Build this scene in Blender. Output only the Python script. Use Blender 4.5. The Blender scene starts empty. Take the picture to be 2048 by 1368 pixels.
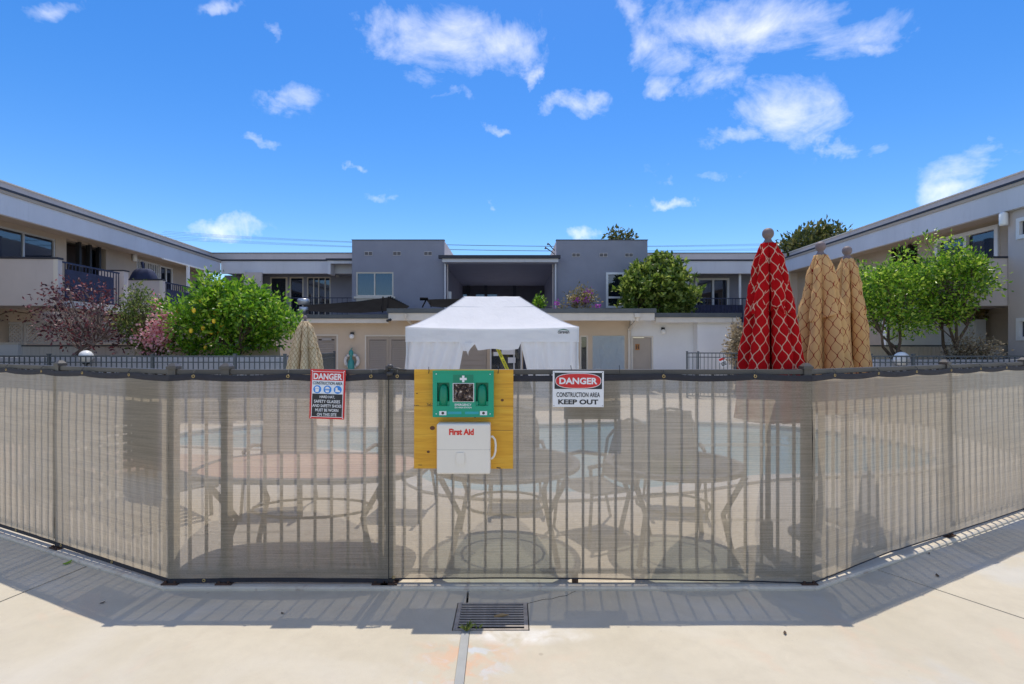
import bpy, bmesh, math, random
import numpy as np
from mathutils import Vector, Matrix, noise as mnoise
R = math.radians
random.seed(7); np.random.seed(7)
sc = bpy.context.scene
COL = sc.collection

# ---------------------------------------------------------------- camera, sky, sun, exposure
F, HC, HZ, CX = 1050.0, 1.66, 690.0, 1024.0          # focal length in photo pixels, eye height, horizon row, centre column
cam = bpy.data.cameras.new('camera'); cam_o = bpy.data.objects.new('camera', cam); COL.objects.link(cam_o)
cam.sensor_width = 36; cam.lens = F/2048*36; cam.shift_y = (HZ-684)/2048
cam.clip_start = 0.05; cam.clip_end = 2000
cam_o.location = (0, 0, HC); cam_o.rotation_euler = (R(90), 0, 0)
sc.camera = cam_o
SUN_DIR = Vector((0.05, 0.50, 1.50)).normalized()      # towards the sun
SUN_EL = math.asin(SUN_DIR.z); SUN_AZ = math.atan2(SUN_DIR.x, SUN_DIR.y)
SUN_STR, SKY_STR, EXPO = 2.0, 0.15, 0.92
sc.view_settings.view_transform = 'Standard'; sc.view_settings.look = 'None'
sc.view_settings.exposure = EXPO; sc.view_settings.gamma = 1; sc.view_settings.use_curve_mapping = False
sun = bpy.data.lights.new('sun', 'SUN'); sun.energy = SUN_STR; sun.angle = R(0.53); sun.color = (1, 0.93, 0.82)
sun_o = bpy.data.objects.new('sun', sun); COL.objects.link(sun_o); sun_o.location = (0, 0, 30)
sun_o.rotation_euler = SUN_DIR.to_track_quat('Z', 'Y').to_euler()
sc.render.engine = 'CYCLES'
sc.cycles.max_bounces = 8; sc.cycles.transparent_max_bounces = 24; sc.cycles.diffuse_bounces = 4
sc.cycles.use_denoising = True; sc.cycles.use_adaptive_sampling = True; sc.cycles.adaptive_threshold = .012
sc.cycles.caustics_reflective = False; sc.cycles.caustics_refractive = False

# node helper
class NT:
    def __init__(s, tree): s.t = tree; s.n = tree.nodes; s.l = tree.links
    def add(s, typ, **kw):
        n = s.n.new(typ)
        for k, v in kw.items(): setattr(n, k, v)
        return n
    def val(s, sock, v):
        if hasattr(v, 'is_output'): s.l.new(v, sock)
        elif v is not None: sock.default_value = v
    def math(s, op, a, b=None, c=None, clamp=False):
        n = s.add('ShaderNodeMath', operation=op, use_clamp=clamp); s.val(n.inputs[0], a)
        if b is not None: s.val(n.inputs[1], b)
        if c is not None: s.val(n.inputs[2], c)
        return n.outputs[0]
    def vmath(s, op, a, b=None):
        n = s.add('ShaderNodeVectorMath', operation=op); s.val(n.inputs[0], a)
        if b is not None: s.val(n.inputs[1], b)
        return n.outputs['Value'] if op in ('LENGTH', 'DOT_PRODUCT', 'DISTANCE') else n.outputs[0]
    def noise(s, vec, scale, detail=4, rough=.55, dist=0):
        n = s.add('ShaderNodeTexNoise'); s.val(n.inputs['Vector'], vec); n.inputs['Scale'].default_value = scale
        n.inputs['Detail'].default_value = detail; n.inputs['Roughness'].default_value = rough; n.inputs['Distortion'].default_value = dist
        return n.outputs['Fac']
    def ramp(s, fac, stops, interp='LINEAR'):
        n = s.add('ShaderNodeValToRGB'); n.color_ramp.interpolation = interp; s.val(n.inputs[0], fac)
        e = n.color_ramp.elements
        while len(e) < len(stops): e.new(0.5)
        for el, (p, c) in zip(e, stops): el.position = p; el.color = (*c, 1) if len(c) == 3 else c
        return n.outputs[0]
    def mix(s, fac, a, b, mode='MIX'):
        n = s.add('ShaderNodeMix', data_type='RGBA', blend_type=mode); s.val(n.inputs[0], fac); s.val(n.inputs[6], a); s.val(n.inputs[7], b)
        return n.outputs[2]
    def map(s, v, a, b, c=0., d=1.):
        n = s.add('ShaderNodeMapRange'); s.val(n.inputs[0], v)
        for i, x in enumerate((a, b, c, d)): n.inputs[i+1].default_value = x
        return n.outputs[0]

world = bpy.data.worlds.new('World'); sc.world = world; world.use_nodes = True
W = NT(world.node_tree); W.n.clear()
w_out = W.add('ShaderNodeOutputWorld'); w_bg = W.add('ShaderNodeBackground'); W.l.new(w_bg.outputs[0], w_out.inputs[0])
w_sky = W.add('ShaderNodeTexSky', sky_type='NISHITA'); w_sky.sun_disc = False
w_sky.sun_elevation = SUN_EL; w_sky.sun_rotation = SUN_AZ
w_sky.air_density = 1.0; w_sky.dust_density = 0.3; w_sky.ozone_density = 3.0
w_bg.inputs[1].default_value = SKY_STR
w_dir = W.add('ShaderNodeTexCoord').outputs['Generated']
sep = W.add('ShaderNodeSeparateXYZ'); W.l.new(w_dir, sep.inputs[0])
ysafe = W.math('MAXIMUM', sep.outputs[1], 0.05)
cmb = W.add('ShaderNodeCombineXYZ'); W.l.new(W.math('DIVIDE', sep.outputs[0], ysafe), cmb.inputs[0]); W.l.new(W.math('DIVIDE', sep.outputs[2], ysafe), cmb.inputs[1])
ahead = W.map(sep.outputs[1], 0.05, 0.2)
wpn = W.add('ShaderNodeTexNoise'); W.l.new(w_dir, wpn.inputs['Vector']); wpn.inputs['Scale'].default_value = 11; wpn.inputs['Detail'].default_value = 5; wpn.inputs['Roughness'].default_value = .6
warped = W.vmath('ADD', cmb.outputs[0], W.vmath('MULTIPLY', W.vmath('SUBTRACT', wpn.outputs['Color'], (.5, .5, .5)), (.20, .11, 0)))
# groups of fair weather clouds: (column, row, half width, half height, strength) as directions of the sky
CLOUDS = [(900,80,170,75,1.),(800,45,70,55,.85),(830,145,60,30,.6),(1000,85,85,55,.95),(1460,60,180,65,1.),(1330,110,70,70,.85),
 (1310,185,55,28,.85),(1640,60,160,60,.9),(1750,92,70,22,.75),(1250,25,45,35,.85),(1580,225,90,65,1.),(1490,272,65,22,.85),(1400,150,80,40,.6),
 (1115,215,55,28,.9),(1050,152,24,22,.85),(1010,262,50,11,.7),(580,195,45,28,.6),(530,283,50,15,.85),(550,62,28,30,.6),(120,20,90,22,.7),
 (470,460,66,17,.9),(1150,470,45,15,.9),(1415,350,85,22,.7),(1340,400,34,13,.9),(1940,330,95,42,.75),(1900,382,62,26,1.),(1680,288,32,13,.7),
 (720,338,32,11,.6),(750,390,26,13,.55),(430,5,40,14,.6),(900,200,40,16,.5),(1750,290,34,20,.5),(985,420,20,9,.6)]
cov = None
for (px, py, rx, ry, st) in CLOUDS:
    d = W.vmath('SUBTRACT', warped, ((px-CX)/F, (HZ-py)/F, 0))
    d = W.vmath('MULTIPLY', d, (F/rx, F/ry, 0))
    g = W.map(W.vmath('LENGTH', d), 1.55, 0.25, 0, st)
    cov = g if cov is None else W.math('MAXIMUM', cov, g)
cov = W.math('MULTIPLY', cov, ahead)
wn_map = W.vmath('MULTIPLY', w_dir, (1, 1, 1.5))
wn1 = W.noise(wn_map, 8, 10, .64, .5); wn2 = W.noise(wn_map, 2.2, 3, .5)
wide = W.math('MULTIPLY', W.map(wn2, .39, .54), W.math('SUBTRACT', 1.0, ahead))          # unseen sky is cloudier than the view, added for neutral fill light
cov = W.math('MAXIMUM', cov, wide)
dens = W.math('ADD', W.math('MULTIPLY', W.math('SUBTRACT', wn1, .5), 2.5), W.math('SUBTRACT', W.math('MULTIPLY', cov, 1.0), .42))
dens = W.map(dens, -0.08, 1.3); dens = W.math('MULTIPLY', dens, W.map(cov, 0.02, 0.25)); dens = W.math('MULTIPLY', dens, W.map(sep.outputs[2], 0.0, 0.08)); dens = W.math('MULTIPLY', dens, .74)
hsv = W.add('ShaderNodeHueSaturation'); W.l.new(w_sky.outputs[0], hsv.inputs['Color']); hsv.inputs['Saturation'].default_value = 1.38; hsv.inputs['Hue'].default_value = .508; hsv.inputs['Value'].default_value = .63
w_col = W.mix(dens, hsv.outputs[0], (5.3, 5.15, 4.95, 1))
W.l.new(w_col, w_bg.inputs[0])

# ---------------------------------------------------------------- placing helpers (metres; the camera stands at the origin looking along +Y)
def at(px, py, Y): return Vector(((px-CX)/F*Y, Y, HC+(HZ-py)/F*Y))
def xat(px, Y): return (px-CX)/F*Y
def zat(py, Y): return HC+(HZ-py)/F*Y
def gnd(px, py): Y = F*HC/(py-HZ); return Vector(((px-CX)/F*Y, Y, 0))

# ---------------------------------------------------------------- materials
MATS = {}
def newmat(name):
    m = bpy.data.materials.new(name); m.use_nodes = True; t = NT(m.node_tree)
    b = t.n['Principled BSDF']; MATS[name] = m
    return m, t, b
def co(t, kind='Object', scale=None):
    v = t.add('ShaderNodeTexCoord').outputs[kind]
    if scale: v = t.vmath('MULTIPLY', v, scale)
    return v
def bump(t, b, h, strength=.2, dist=.01):
    n = t.add('ShaderNodeBump'); n.inputs['Strength'].default_value = strength; n.inputs['Distance'].default_value = dist
    t.l.new(h, n.inputs['Height']); t.l.new(n.outputs[0], b.inputs['Normal'])
def simple(name, col, rough=.6, var=.12, vscale=3, bscale=0, bstr=.15, bdist=.004, metal=0, spec=.5, streak=False, dirt=0):
    m, t, b = newmat(name); v = co(t)
    vv = t.vmath('MULTIPLY', v, (1, 1, .18)) if streak else v
    n = t.noise(vv, vscale, 6, .6)
    c = t.mix(t.map(n, .3, .7), tuple(x*(1-var) for x in col)+(1,), tuple(min(1, x*(1+var)) for x in col)+(1,))
    if dirt:
        d = t.map(t.noise(t.vmath('MULTIPLY', v, (3, 3, .5)), 2.5, 7, .7), .55, .78, 0, dirt)
        c = t.mix(d, c, tuple(x*.45 for x in col)+(1,))
    t.l.new(c, b.inputs['Base Color']); b.inputs['Roughness'].default_value = rough; b.inputs['Metallic'].default_value = metal
    b.inputs['Specular IOR Level'].default_value = spec
    if bscale: bump(t, b, t.noise(v, bscale, 4, .6), bstr, bdist)
    return m
stucco = simple('stucco_taupe', (.26, .27, .325), .9, .07, 1.2, 90, .25, .006, dirt=.12)
stucco_tan = simple('stucco_tan', (.44, .37, .30), .9, .07, 1.2, 90, .25, .006, dirt=.15)
stucco_pale = simple('stucco_pale', (.56, .50, .47), .9, .06, 1.2, 90, .25, .006, dirt=.12)
fascia_m = simple('fascia_paint', (.62, .63, .67), .7, .07, .9, 40, .1, .004, streak=True, dirt=.22)
parapet_m = simple('parapet_paint', (.46, .43, .43), .8, .07, .8, 60, .15, .004, dirt=.22)
pool_tan = simple('pool_house_tan', (.60, .49, .37), .85, .06, 1.3, 80, .2, .005, dirt=.1)
pool_white = simple('pool_house_white', (.74, .74, .74), .8, .04, 1.3, 80, .15, .004, dirt=.06)
cream = simple('cream_trim', (.66, .61, .53), .6, .06, 2, dirt=.15)
door_tan = simple('door_tan', (.40, .34, .28), .55, .06, 2)
louvre_m = simple('louvre_tan', (.44, .38, .32), .55, .06, 2)
gutter = simple('gutter_grey', (.085, .095, .10), .5, .15, 3)
drip = simple('drip_edge_navy', (.03, .032, .045), .6, .2, 3)
navy = simple('navy_railing', (.022, .03, .07), .45, .15, 5)
navy_cloth = simple('navy_cloth', (.02, .028, .07), .8, .25, 6, 30, .2)
white_fr = simple('white_frame', (.74, .75, .76), .45, .05, 3)
alu = simple('aluminium_frame', (.5, .5, .5), .4, .1, 4, metal=.3)
brown_dark = simple('dark_brown_door', (.035, .022, .016), .5, .2, 4, streak=True)
black_m = simple('black_metal', (.018, .018, .02), .5, .2, 6)
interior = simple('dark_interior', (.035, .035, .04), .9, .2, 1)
curtain_m = simple('curtain_cloth', (.62, .64, .68), .9, .05, 4)
blind_m = simple('vertical_blind', (.40, .44, .50), .7, .08, 5)
fence_m = simple('fence_bronze', (.085, .076, .066), .45, .12, 8, 120, .1, .001)
fence_dark = simple('fence_bronze_dark', (.05, .046, .044), .5, .2, 8)
fence_far = simple('far_fence_green_grey', (.075, .09, .10), .5, .12, 8)
planter_m = simple('planter_wall', (.42, .43, .46), .85, .07, 1.5, 60, .2)
plank_m = simple('fence_plank', (.66, .61, .55), .75, .10, 4, streak=True, dirt=.15)
plank_tan = simple('fence_plank_tan', (.66, .56, .45), .75, .10, 4, streak=True, dirt=.15)
lattice_m = simple('lattice_paint', (.56, .52, .49), .75, .08, 4)
soil_m = simple('soil', (.10, .06, .04), .95, .4, 6, 30, .6, .03)
tent_pole = simple('tent_frame', (.6, .61, .63), .4, .05, 3, metal=.4)
black_tarp = simple('black_tarp', (.008, .008, .009), .95, .3, 3, 20, .3, spec=.05)
finial_m = simple('finial_wood', (.19, .145, .14), .6, .15, 12)
pole_m = simple('umbrella_pole', (.10, .07, .055), .5, .15, 8)
brass = simple('brass_grommet', (.42, .31, .14), .45, .1, 9, metal=.8)
rust = simple('rusty_foot', (.07, .035, .022), .85, .4, 20, 60, .5)
iron = simple('grate_iron', (.36, .31, .26), .7, .25, 14, 60, .4, .003)
pit_m = simple('drain_pit', (.010, .007, .005), .9, .3, 6)
caulk_m = simple('caulk', (.33, .335, .32), .6, .08, 8, 50, .3)
wire_m = simple('wire', (.10, .11, .13), .6, .1, 4)
red_paint = simple('sign_red', (.62, .018, .02), .4, .05, 6)
white_paint = simple('sign_white', (.80, .81, .83), .4, .02, 6)
sign_pale = simple('sign_pale', (.74, .80, .86), .4, .02, 6)
black_paint = simple('sign_black', (.016, .017, .022), .4, .1, 6)
blue_paint = simple('sign_blue', (.03, .25, .72), .4, .04, 6)
green_plastic = simple('green_plastic', (.0, .33, .19), .35, .06, 5)
green_dark = simple('green_plastic_deep', (.0, .22, .12), .35, .08, 5)
kit_white = simple('kit_plastic', (.82, .77, .68), .35, .03, 4)
kit_red = simple('kit_red', (.70, .025, .012), .4, .03, 4)
ink = simple('ink', (.05, .04, .03), .7, .2, 20)
tile_m = simple('table_tile_salmon', (.62, .38, .25), .5, .12, 9)
table_metal = simple('patio_metal', (.10, .092, .085), .5, .15, 8)
sling_m = simple('sling_fabric', (.16, .145, .13), .8, .12, 30)
globe_m = simple('globe_white', (.82, .82, .80), .25, .02, 3)
teal_m = simple('teal_plastic', (.05, .30, .28), .45, .1, 6)
ring_m = simple('ring_white', (.74, .72, .70), .55, .06, 6)
sign_brown = simple('sign_brown', (.42, .17, .04), .5, .06, 6)
tape_m = simple('caution_tape', (.72, .66, .03), .4, .04, 6)
steel = simple('galvanised', (.55, .57, .60), .35, .12, 8, metal=.6)
terracotta = simple('pot', (.5, .42, .36), .8, .1, 6)
bark = simple('bark', (.11, .075, .05), .9, .3, 12, 40, .5, .01)
bark_grey = simple('bark_grey', (.20, .15, .13), .9, .3, 12, 40, .5, .01)
lemon_m = simple('lemon', (.80, .52, .03), .45, .08, 12, 80, .1, .002)
clothline = simple('hanging_cloth', (.5, .5, .5), .8, .1, 6)

def glassmat(name, tint=(.16, .2, .26), clear=.55):
    m, t, b = newmat(name); t.n.remove(b); out = t.n['Material Output']
    tr = t.add('ShaderNodeBsdfTransparent'); tr.inputs[0].default_value = (*[x+ (1-x)*.25 for x in tint], 1)
    gl = t.add('ShaderNodeBsdfGlossy'); gl.inputs['Roughness'].default_value = .03; gl.inputs['Color'].default_value = (.85, .9, 1, 1)
    v = co(t); nb = t.add('ShaderNodeBump'); nb.inputs['Strength'].default_value = .03; nb.inputs['Distance'].default_value = .02
    t.l.new(t.noise(v, 2.5, 2), nb.inputs['Height']); t.l.new(nb.outputs[0], gl.inputs['Normal'])
    df = t.add('ShaderNodeBsdfDiffuse'); df.inputs[0].default_value = (*[x*.25 for x in tint], 1)
    m1 = t.add('ShaderNodeMixShader'); m1.inputs[0].default_value = clear; t.l.new(df.outputs[0], m1.inputs[1]); t.l.new(tr.outputs[0], m1.inputs[2])
    fr = t.add('ShaderNodeFresnel'); fr.inputs['IOR'].default_value = 1.55
    m2 = t.add('ShaderNodeMixShader'); t.l.new(t.math('ADD', fr.outputs[0], .06), m2.inputs[0]); t.l.new(m1.outputs[0], m2.inputs[1]); t.l.new(gl.outputs[0], m2.inputs[2])
    t.l.new(m2.outputs[0], out.inputs[0]); return m
glass = glassmat('window_glass', (.25, .3, .38), .7)
glass_dark = glassmat('dark_window_glass', (.05, .08, .16), .4)
glass_top = glassmat('table_glass', (.75, .82, .80), .9)

def plastic_sheet():
    m, t, b = newmat('plastic_sheet'); v = co(t)
    n = t.noise(t.vmath('MULTIPLY', v, (1, 1, .6)), 3.2, 5, .6, 1.2)
    b.inputs['Base Color'].default_value = (.42, .50, .56, 1); b.inputs['Roughness'].default_value = .22
    b.inputs['Alpha'].default_value = .8; bump(t, b, n, .9, .05); return m
plastic = plastic_sheet()

def concrete():
    m, t, b = newmat('walkway_concrete'); v = co(t)
    c = t.mix(t.map(t.noise(v, 1.1, 6, .6), .3, .7), (.49, .435, .325, 1), (.57, .51, .395, 1))
    c = t.mix(t.map(t.noise(v, 9, 6, .65), .42, .75, 0, .35), c, (.44, .39, .30, 1))
    s = t.add('ShaderNodeSeparateXYZ'); t.l.new(v, s.inputs[0])
    # faded salmon and pale blue paint left along the caulked joint and on the right
    dj = t.math('ABSOLUTE', t.math('ADD', s.outputs[0], .25)); near = t.map(dj, .05, .34, 1, 0); near = t.math('MULTIPLY', near, t.map(s.outputs[1], 2.98, 2.9))
    pat = t.noise(v, 5.5, 5, .6, .6); pat2 = t.noise(t.vmath('ADD', v, (3.1, 7.7, 0)), 6.5, 5, .6, .6)
    c = t.mix(t.math('MULTIPLY', near, t.map(pat, .47, .58, 0, .75)), c, (.62, .38, .24, 1))
    c = t.mix(t.math('MULTIPLY', near, t.map(pat2, .54, .62, 0, .7)), c, (.52, .56, .60, 1))
    rp = t.map(t.noise(t.vmath('ADD', v, (9, 1, 0)), 1.3, 5, .6, .5), .56, .70, 0, .35)
    c = t.mix(t.math('MULTIPLY', rp, t.map(s.outputs[0], .6, 1.6)), c, (.48, .51, .53, 1))
    rp2 = t.map(t.noise(t.vmath('ADD', v, (2, 5, 0)), 1.6, 5, .6, .8), .60, .70, 0, .4)
    c = t.mix(rp2, c, (.58, .43, .31, 1))
    # whitish mineral bloom by the grate, rust beside the fence feet
    dg = t.vmath('LENGTH', t.vmath('MULTIPLY', t.vmath('SUBTRACT', v, (.05, 3.0, 0)), (2.2, 9, 0)))
    c = t.mix(t.math('MULTIPLY', t.map(dg, 1, .4), t.map(pat, .35, .6, 0, .8)), c, (.72, .70, .66, 1))
    c = t.mix(t.map(t.noise(t.vmath('ADD', v, (4, 2, 0)), 3.4, 8, .72, .4), .5, .72, 0, .30), c, (.40, .345, .26, 1))
    c = t.mix(t.map(t.noise(t.vmath('ADD', v, (1, 8, 0)), .9, 6, .6, 1.2), .52, .68, 0, .35), c, (.60, .56, .48, 1))
    c = t.mix(t.map(t.noise(v, 85, 3, .7), .6, .78, 0, .28), c, (.34, .30, .24, 1))
    vor = t.add('ShaderNodeTexVoronoi'); t.l.new(v, vor.inputs['Vector']); vor.inputs['Scale'].default_value = 5.5
    spot = t.map(vor.outputs['Distance'], .05, .085, 1, 0); spot = t.math('MULTIPLY', spot, t.map(t.noise(v, 2.7, 2), .55, .6))
    c = t.mix(t.math('MULTIPLY', spot, .5), c, (.32, .27, .21, 1))
    vor2 = t.add('ShaderNodeTexVoronoi'); t.l.new(v, vor2.inputs['Vector']); vor2.inputs['Scale'].default_value = 17
    spot2 = t.map(vor2.outputs['Distance'], .03, .07, 1, 0); spot2 = t.math('MULTIPLY', spot2, t.map(t.noise(v, 4.1, 2), .56, .6))
    c = t.mix(t.math('MULTIPLY', spot2, .6), c, (.2, .17, .14, 1))
    t.l.new(c, b.inputs['Base Color']); b.inputs['Roughness'].default_value = .8
    h = t.math('ADD', t.noise(v, 120, 3, .6), t.math('MULTIPLY', t.noise(v, 14, 4), 1.5)); bump(t, b, h, .3, .004)
    return m
conc = concrete()
def curbmat():
    m, t, b = newmat('curb_concrete'); v = co(t)
    c = t.mix(t.map(t.noise(v, 3, 6, .65), .3, .7), (.54, .47, .36, 1), (.66, .59, .47, 1))
    c = t.mix(t.map(t.noise(v, 6, 6, .7, .6), .55, .72, 0, .65), c, (.30, .19, .14, 1))
    t.l.new(c, b.inputs['Base Color']); b.inputs['Roughness'].default_value = .8; bump(t, b, t.noise(v, 60, 4), .35, .005); return m
curb_m = curbmat()
def deckmat():
    m, t, b = newmat('deck_aggregate'); v = co(t)
    vor = t.add('ShaderNodeTexVoronoi'); t.l.new(v, vor.inputs['Vector']); vor.inputs['Scale'].default_value = 55
    c = t.mix(vor.outputs['Distance'], (.80, .71, .58, 1), (.44, .37, .29, 1))
    c = t.mix(t.map(t.noise(v, .8, 5), .4, .7, 0, .35), c, (.72, .65, .55, 1))
    t.l.new(c, b.inputs['Base Color']); b.inputs['Roughness'].default_value = .85; bump(t, b, vor.outputs['Distance'], .6, .01); return m
deck_m = deckmat()
def watermat():
    m, t, b = newmat('pool_water'); v = co(t)
    t.l.new(t.mix(t.map(t.noise(v, .7, 4), .3, .7), (.28, .45, .48, 1), (.38, .54, .56, 1)), b.inputs['Base Color'])
    b.inputs['Roughness'].default_value = .06; bump(t, b, t.noise(v, 5, 3), .2, .03); return m
water_m = watermat()
ground_m = simple('far_ground', (.25, .23, .2), .9, .15, .3, 20, .3)
salmon_deck = simple('deck_paint_salmon', (.58, .40, .29), .8, .12, 4, 60, .3)

def screenmat():
    m, t, b = newmat('screen_mesh'); t.n.remove(b); out = t.n['Material Output']; v = co(t)
    streak = t.noise(t.vmath('MULTIPLY', v, (2.2, 2.2, 190)), 1, 4, .65)
    grain = t.noise(t.vmath('MULTIPLY', v, (170, 170, 320)), 1, 2, .5)
    broad = t.noise(t.vmath('MULTIPLY', v, (1.2, 1.2, 2.5)), 1, 4)
    mixn = t.math('ADD', t.math('MULTIPLY', streak, .6), t.math('MULTIPLY', grain, .4))
    col = t.mix(t.map(mixn, .3, .7), (.50, .425, .32, 1), (.76, .66, .51, 1))
    col = t.mix(t.map(broad, .35, .7, 0, .25), col, (.66, .60, .50, 1))
    df = t.add('ShaderNodeBsdfDiffuse'); t.l.new(col, df.inputs[0])
    tl = t.add('ShaderNodeBsdfTranslucent'); t.l.new(col, tl.inputs[0])
    nb = t.add('ShaderNodeBump'); nb.inputs['Strength'].default_value = .35; nb.inputs['Distance'].default_value = .004
    t.l.new(mixn, nb.inputs['Height']); t.l.new(nb.outputs[0], df.inputs['Normal'])
    m1 = t.add('ShaderNodeMixShader'); m1.inputs[0].default_value = .56; t.l.new(df.outputs[0], m1.inputs[1]); t.l.new(tl.outputs[0], m1.inputs[2])
    tr = t.add('ShaderNodeBsdfTransparent')
    gm = t.add('ShaderNodeNewGeometry')
    slant = t.math('ABSOLUTE', t.vmath('DOT_PRODUCT', gm.outputs['Incoming'], gm.outputs['True Normal']))
    slant = t.math('POWER', slant, 1.1)
    crease = t.map(t.noise(t.vmath('MULTIPLY', v, (.9, .9, 26)), 1, 2, .4), .66, .72, 0, .5)      # stretched threads and creases run along the cloth
    T = t.math('MULTIPLY', t.map(mixn, .34, .66, SCREEN_T+.17, SCREEN_T-.15), slant)
    T = t.math('MULTIPLY', T, t.math('SUBTRACT', 1.0, crease))
    T = t.math('MULTIPLY', T, t.map(broad, .3, .75, 1.15, .78))
    m2 = t.add('ShaderNodeMixShader'); t.l.new(T, m2.inputs[0]); t.l.new(m1.outputs[0], m2.inputs[1]); t.l.new(tr.outputs[0], m2.inputs[2])
    t.l.new(m2.outputs[0], out.inputs[0]); return m
SCREEN_T = .29
screen_m = screenmat()
hem_m = simple('hem_tape', (.018, .018, .026), .7, .25, 20, 200, .3, .002)

def clothmat(name, col, tl=.35):
    m, t, b = newmat(name); t.n.remove(b); out = t.n['Material Output']; v = co(t)
    c = t.mix(t.map(t.noise(v, 2, 5), .3, .7), tuple(x*.95 for x in col)+(1,), (*col, 1))
    df = t.add('ShaderNodeBsdfDiffuse'); t.l.new(c, df.inputs[0]); tn = t.add('ShaderNodeBsdfTranslucent'); t.l.new(c, tn.inputs[0])
    nb = t.add('ShaderNodeBump'); nb.inputs['Strength'].default_value = .5; nb.inputs['Distance'].default_value = .04
    t.l.new(t.noise(t.vmath('MULTIPLY', v, (1, 1, .5)), 4.2, 5, .6, 1.1), nb.inputs['Height']); t.l.new(nb.outputs[0], df.inputs['Normal'])
    ms = t.add('ShaderNodeMixShader'); ms.inputs[0].default_value = tl; t.l.new(df.outputs[0], ms.inputs[1]); t.l.new(tn.outputs[0], ms.inputs[2])
    t.l.new(ms.outputs[0], out.inputs[0]); return m
tent_m = clothmat('tent_cloth', (.87, .87, .88), .3)

def ogee(name, base, line, w=.055, tl=.2):
    m, t, b = newmat(name); t.n.remove(b); out = t.n['Material Output']
    uv = t.add('ShaderNodeTexCoord').outputs['UV']; s = t.add('ShaderNodeSeparateXYZ'); t.l.new(uv, s.inputs[0])
    u = t.math('ABSOLUTE', t.math('SUBTRACT', t.math('FRACT', s.outputs[0]), .5))
    k = t.math('ADD', .25, t.math('MULTIPLY', t.math('COSINE', t.math('MULTIPLY', s.outputs[1], 2*math.pi)), .235))
    d = t.math('ABSOLUTE', t.math('SUBTRACT', u, k))
    ln = t.map(d, w*.75, w*1.15, 1, 0)
    ob = co(t); c0 = t.mix(t.map(t.noise(ob, 5, 4), .3, .7), tuple(x*.88 for x in base)+(1,), (*base, 1))
    c = t.mix(ln, c0, (*line, 1))
    df = t.add('ShaderNodeBsdfDiffuse'); t.l.new(c, df.inputs[0]); tn = t.add('ShaderNodeBsdfTranslucent'); t.l.new(c, tn.inputs[0])
    nb = t.add('ShaderNodeBump'); nb.inputs['Strength'].default_value = .3; nb.inputs['Distance'].default_value = .004
    t.l.new(t.noise(ob, 60, 3), nb.inputs['Height']); t.l.new(nb.outputs[0], df.inputs['Normal'])
    ms = t.add('ShaderNodeMixShader'); ms.inputs[0].default_value = tl; t.l.new(df.outputs[0], ms.inputs[1]); t.l.new(tn.outputs[0], ms.inputs[2])
    t.l.new(ms.outputs[0], out.inputs[0]); return m
um_red = ogee('umbrella_red', (.52, .012, .015), (.70, .47, .34), .042)
um_tan = ogee('umbrella_tan', (.80, .50, .22), (.30, .03, .02), .036)
um_far = ogee('umbrella_cream', (.76, .60, .38), (.36, .20, .09), .06)

def leafmat(name, stops, tl=.45, rough=.4):
    m, t, b = newmat(name); t.n.remove(b); out = t.n['Material Output']
    g = t.add('ShaderNodeNewGeometry'); c = t.ramp(g.outputs['Random Per Island'], stops)
    df = t.add('ShaderNodeBsdfPrincipled'); t.l.new(c, df.inputs['Base Color']); df.inputs['Roughness'].default_value = rough
    tn = t.add('ShaderNodeBsdfTranslucent'); t.l.new(c, tn.inputs[0])
    ms = t.add('ShaderNodeMixShader'); ms.inputs[0].default_value = tl; t.l.new(df.outputs[0], ms.inputs[1]); t.l.new(tn.outputs[0], ms.inputs[2])
    t.l.new(ms.outputs[0], out.inputs[0]); return m
lf_lemon = leafmat('leaf_lemon', [(0, (.04, .12, .012)), (.4, (.13, .31, .02)), (.75, (.27, .48, .03)), (1, (.48, .62, .08))], .5, .3)
lf_citrus = leafmat('leaf_citrus', [(0, (.05, .13, .014)), (.4, (.16, .34, .025)), (.75, (.36, .56, .045)), (1, (.60, .70, .12))], .5, .28)
lf_loquat = leafmat('leaf_loquat', [(0, (.04, .09, .012)), (.5, (.16, .25, .03)), (1, (.48, .55, .13))])
lf_purple = leafmat('leaf_purple', [(0, (.03, .012, .018)), (.45, (.10, .035, .045)), (.8, (.26, .06, .065)), (1, (.42, .25, .25))], .3)
lf_myrtle = leafmat('leaf_myrtle', [(0, (.06, .10, .02)), (.6, (.17, .24, .05)), (1, (.36, .36, .12))])
lf_pink = leafmat('flower_pink', [(0, (.70, .22, .28)), (.5, (.84, .44, .48)), (1, (.88, .66, .64))], .4)
lf_dark = leafmat('leaf_far', [(0, (.03, .05, .012)), (.6, (.10, .12, .03)), (1, (.26, .24, .08))], .3)
lf_dry = leafmat('leaf_dry', [(0, (.22, .17, .10)), (.6, (.40, .32, .20)), (1, (.52, .44, .32))], .3)
lf_boug = leafmat('leaf_bougainvillea', [(0, (.10, .10, .03)), (.5, (.26, .22, .08)), (1, (.45, .34, .15))], .4)
lf_mag = leafmat('flower_magenta', [(0, (.35, .05, .40)), (1, (.55, .12, .55))], .4)
def grassmat(): return leafmat('weed', [(0, (.12, .20, .03)), (1, (.34, .36, .10))], .3)
lf_weed = grassmat()

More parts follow.
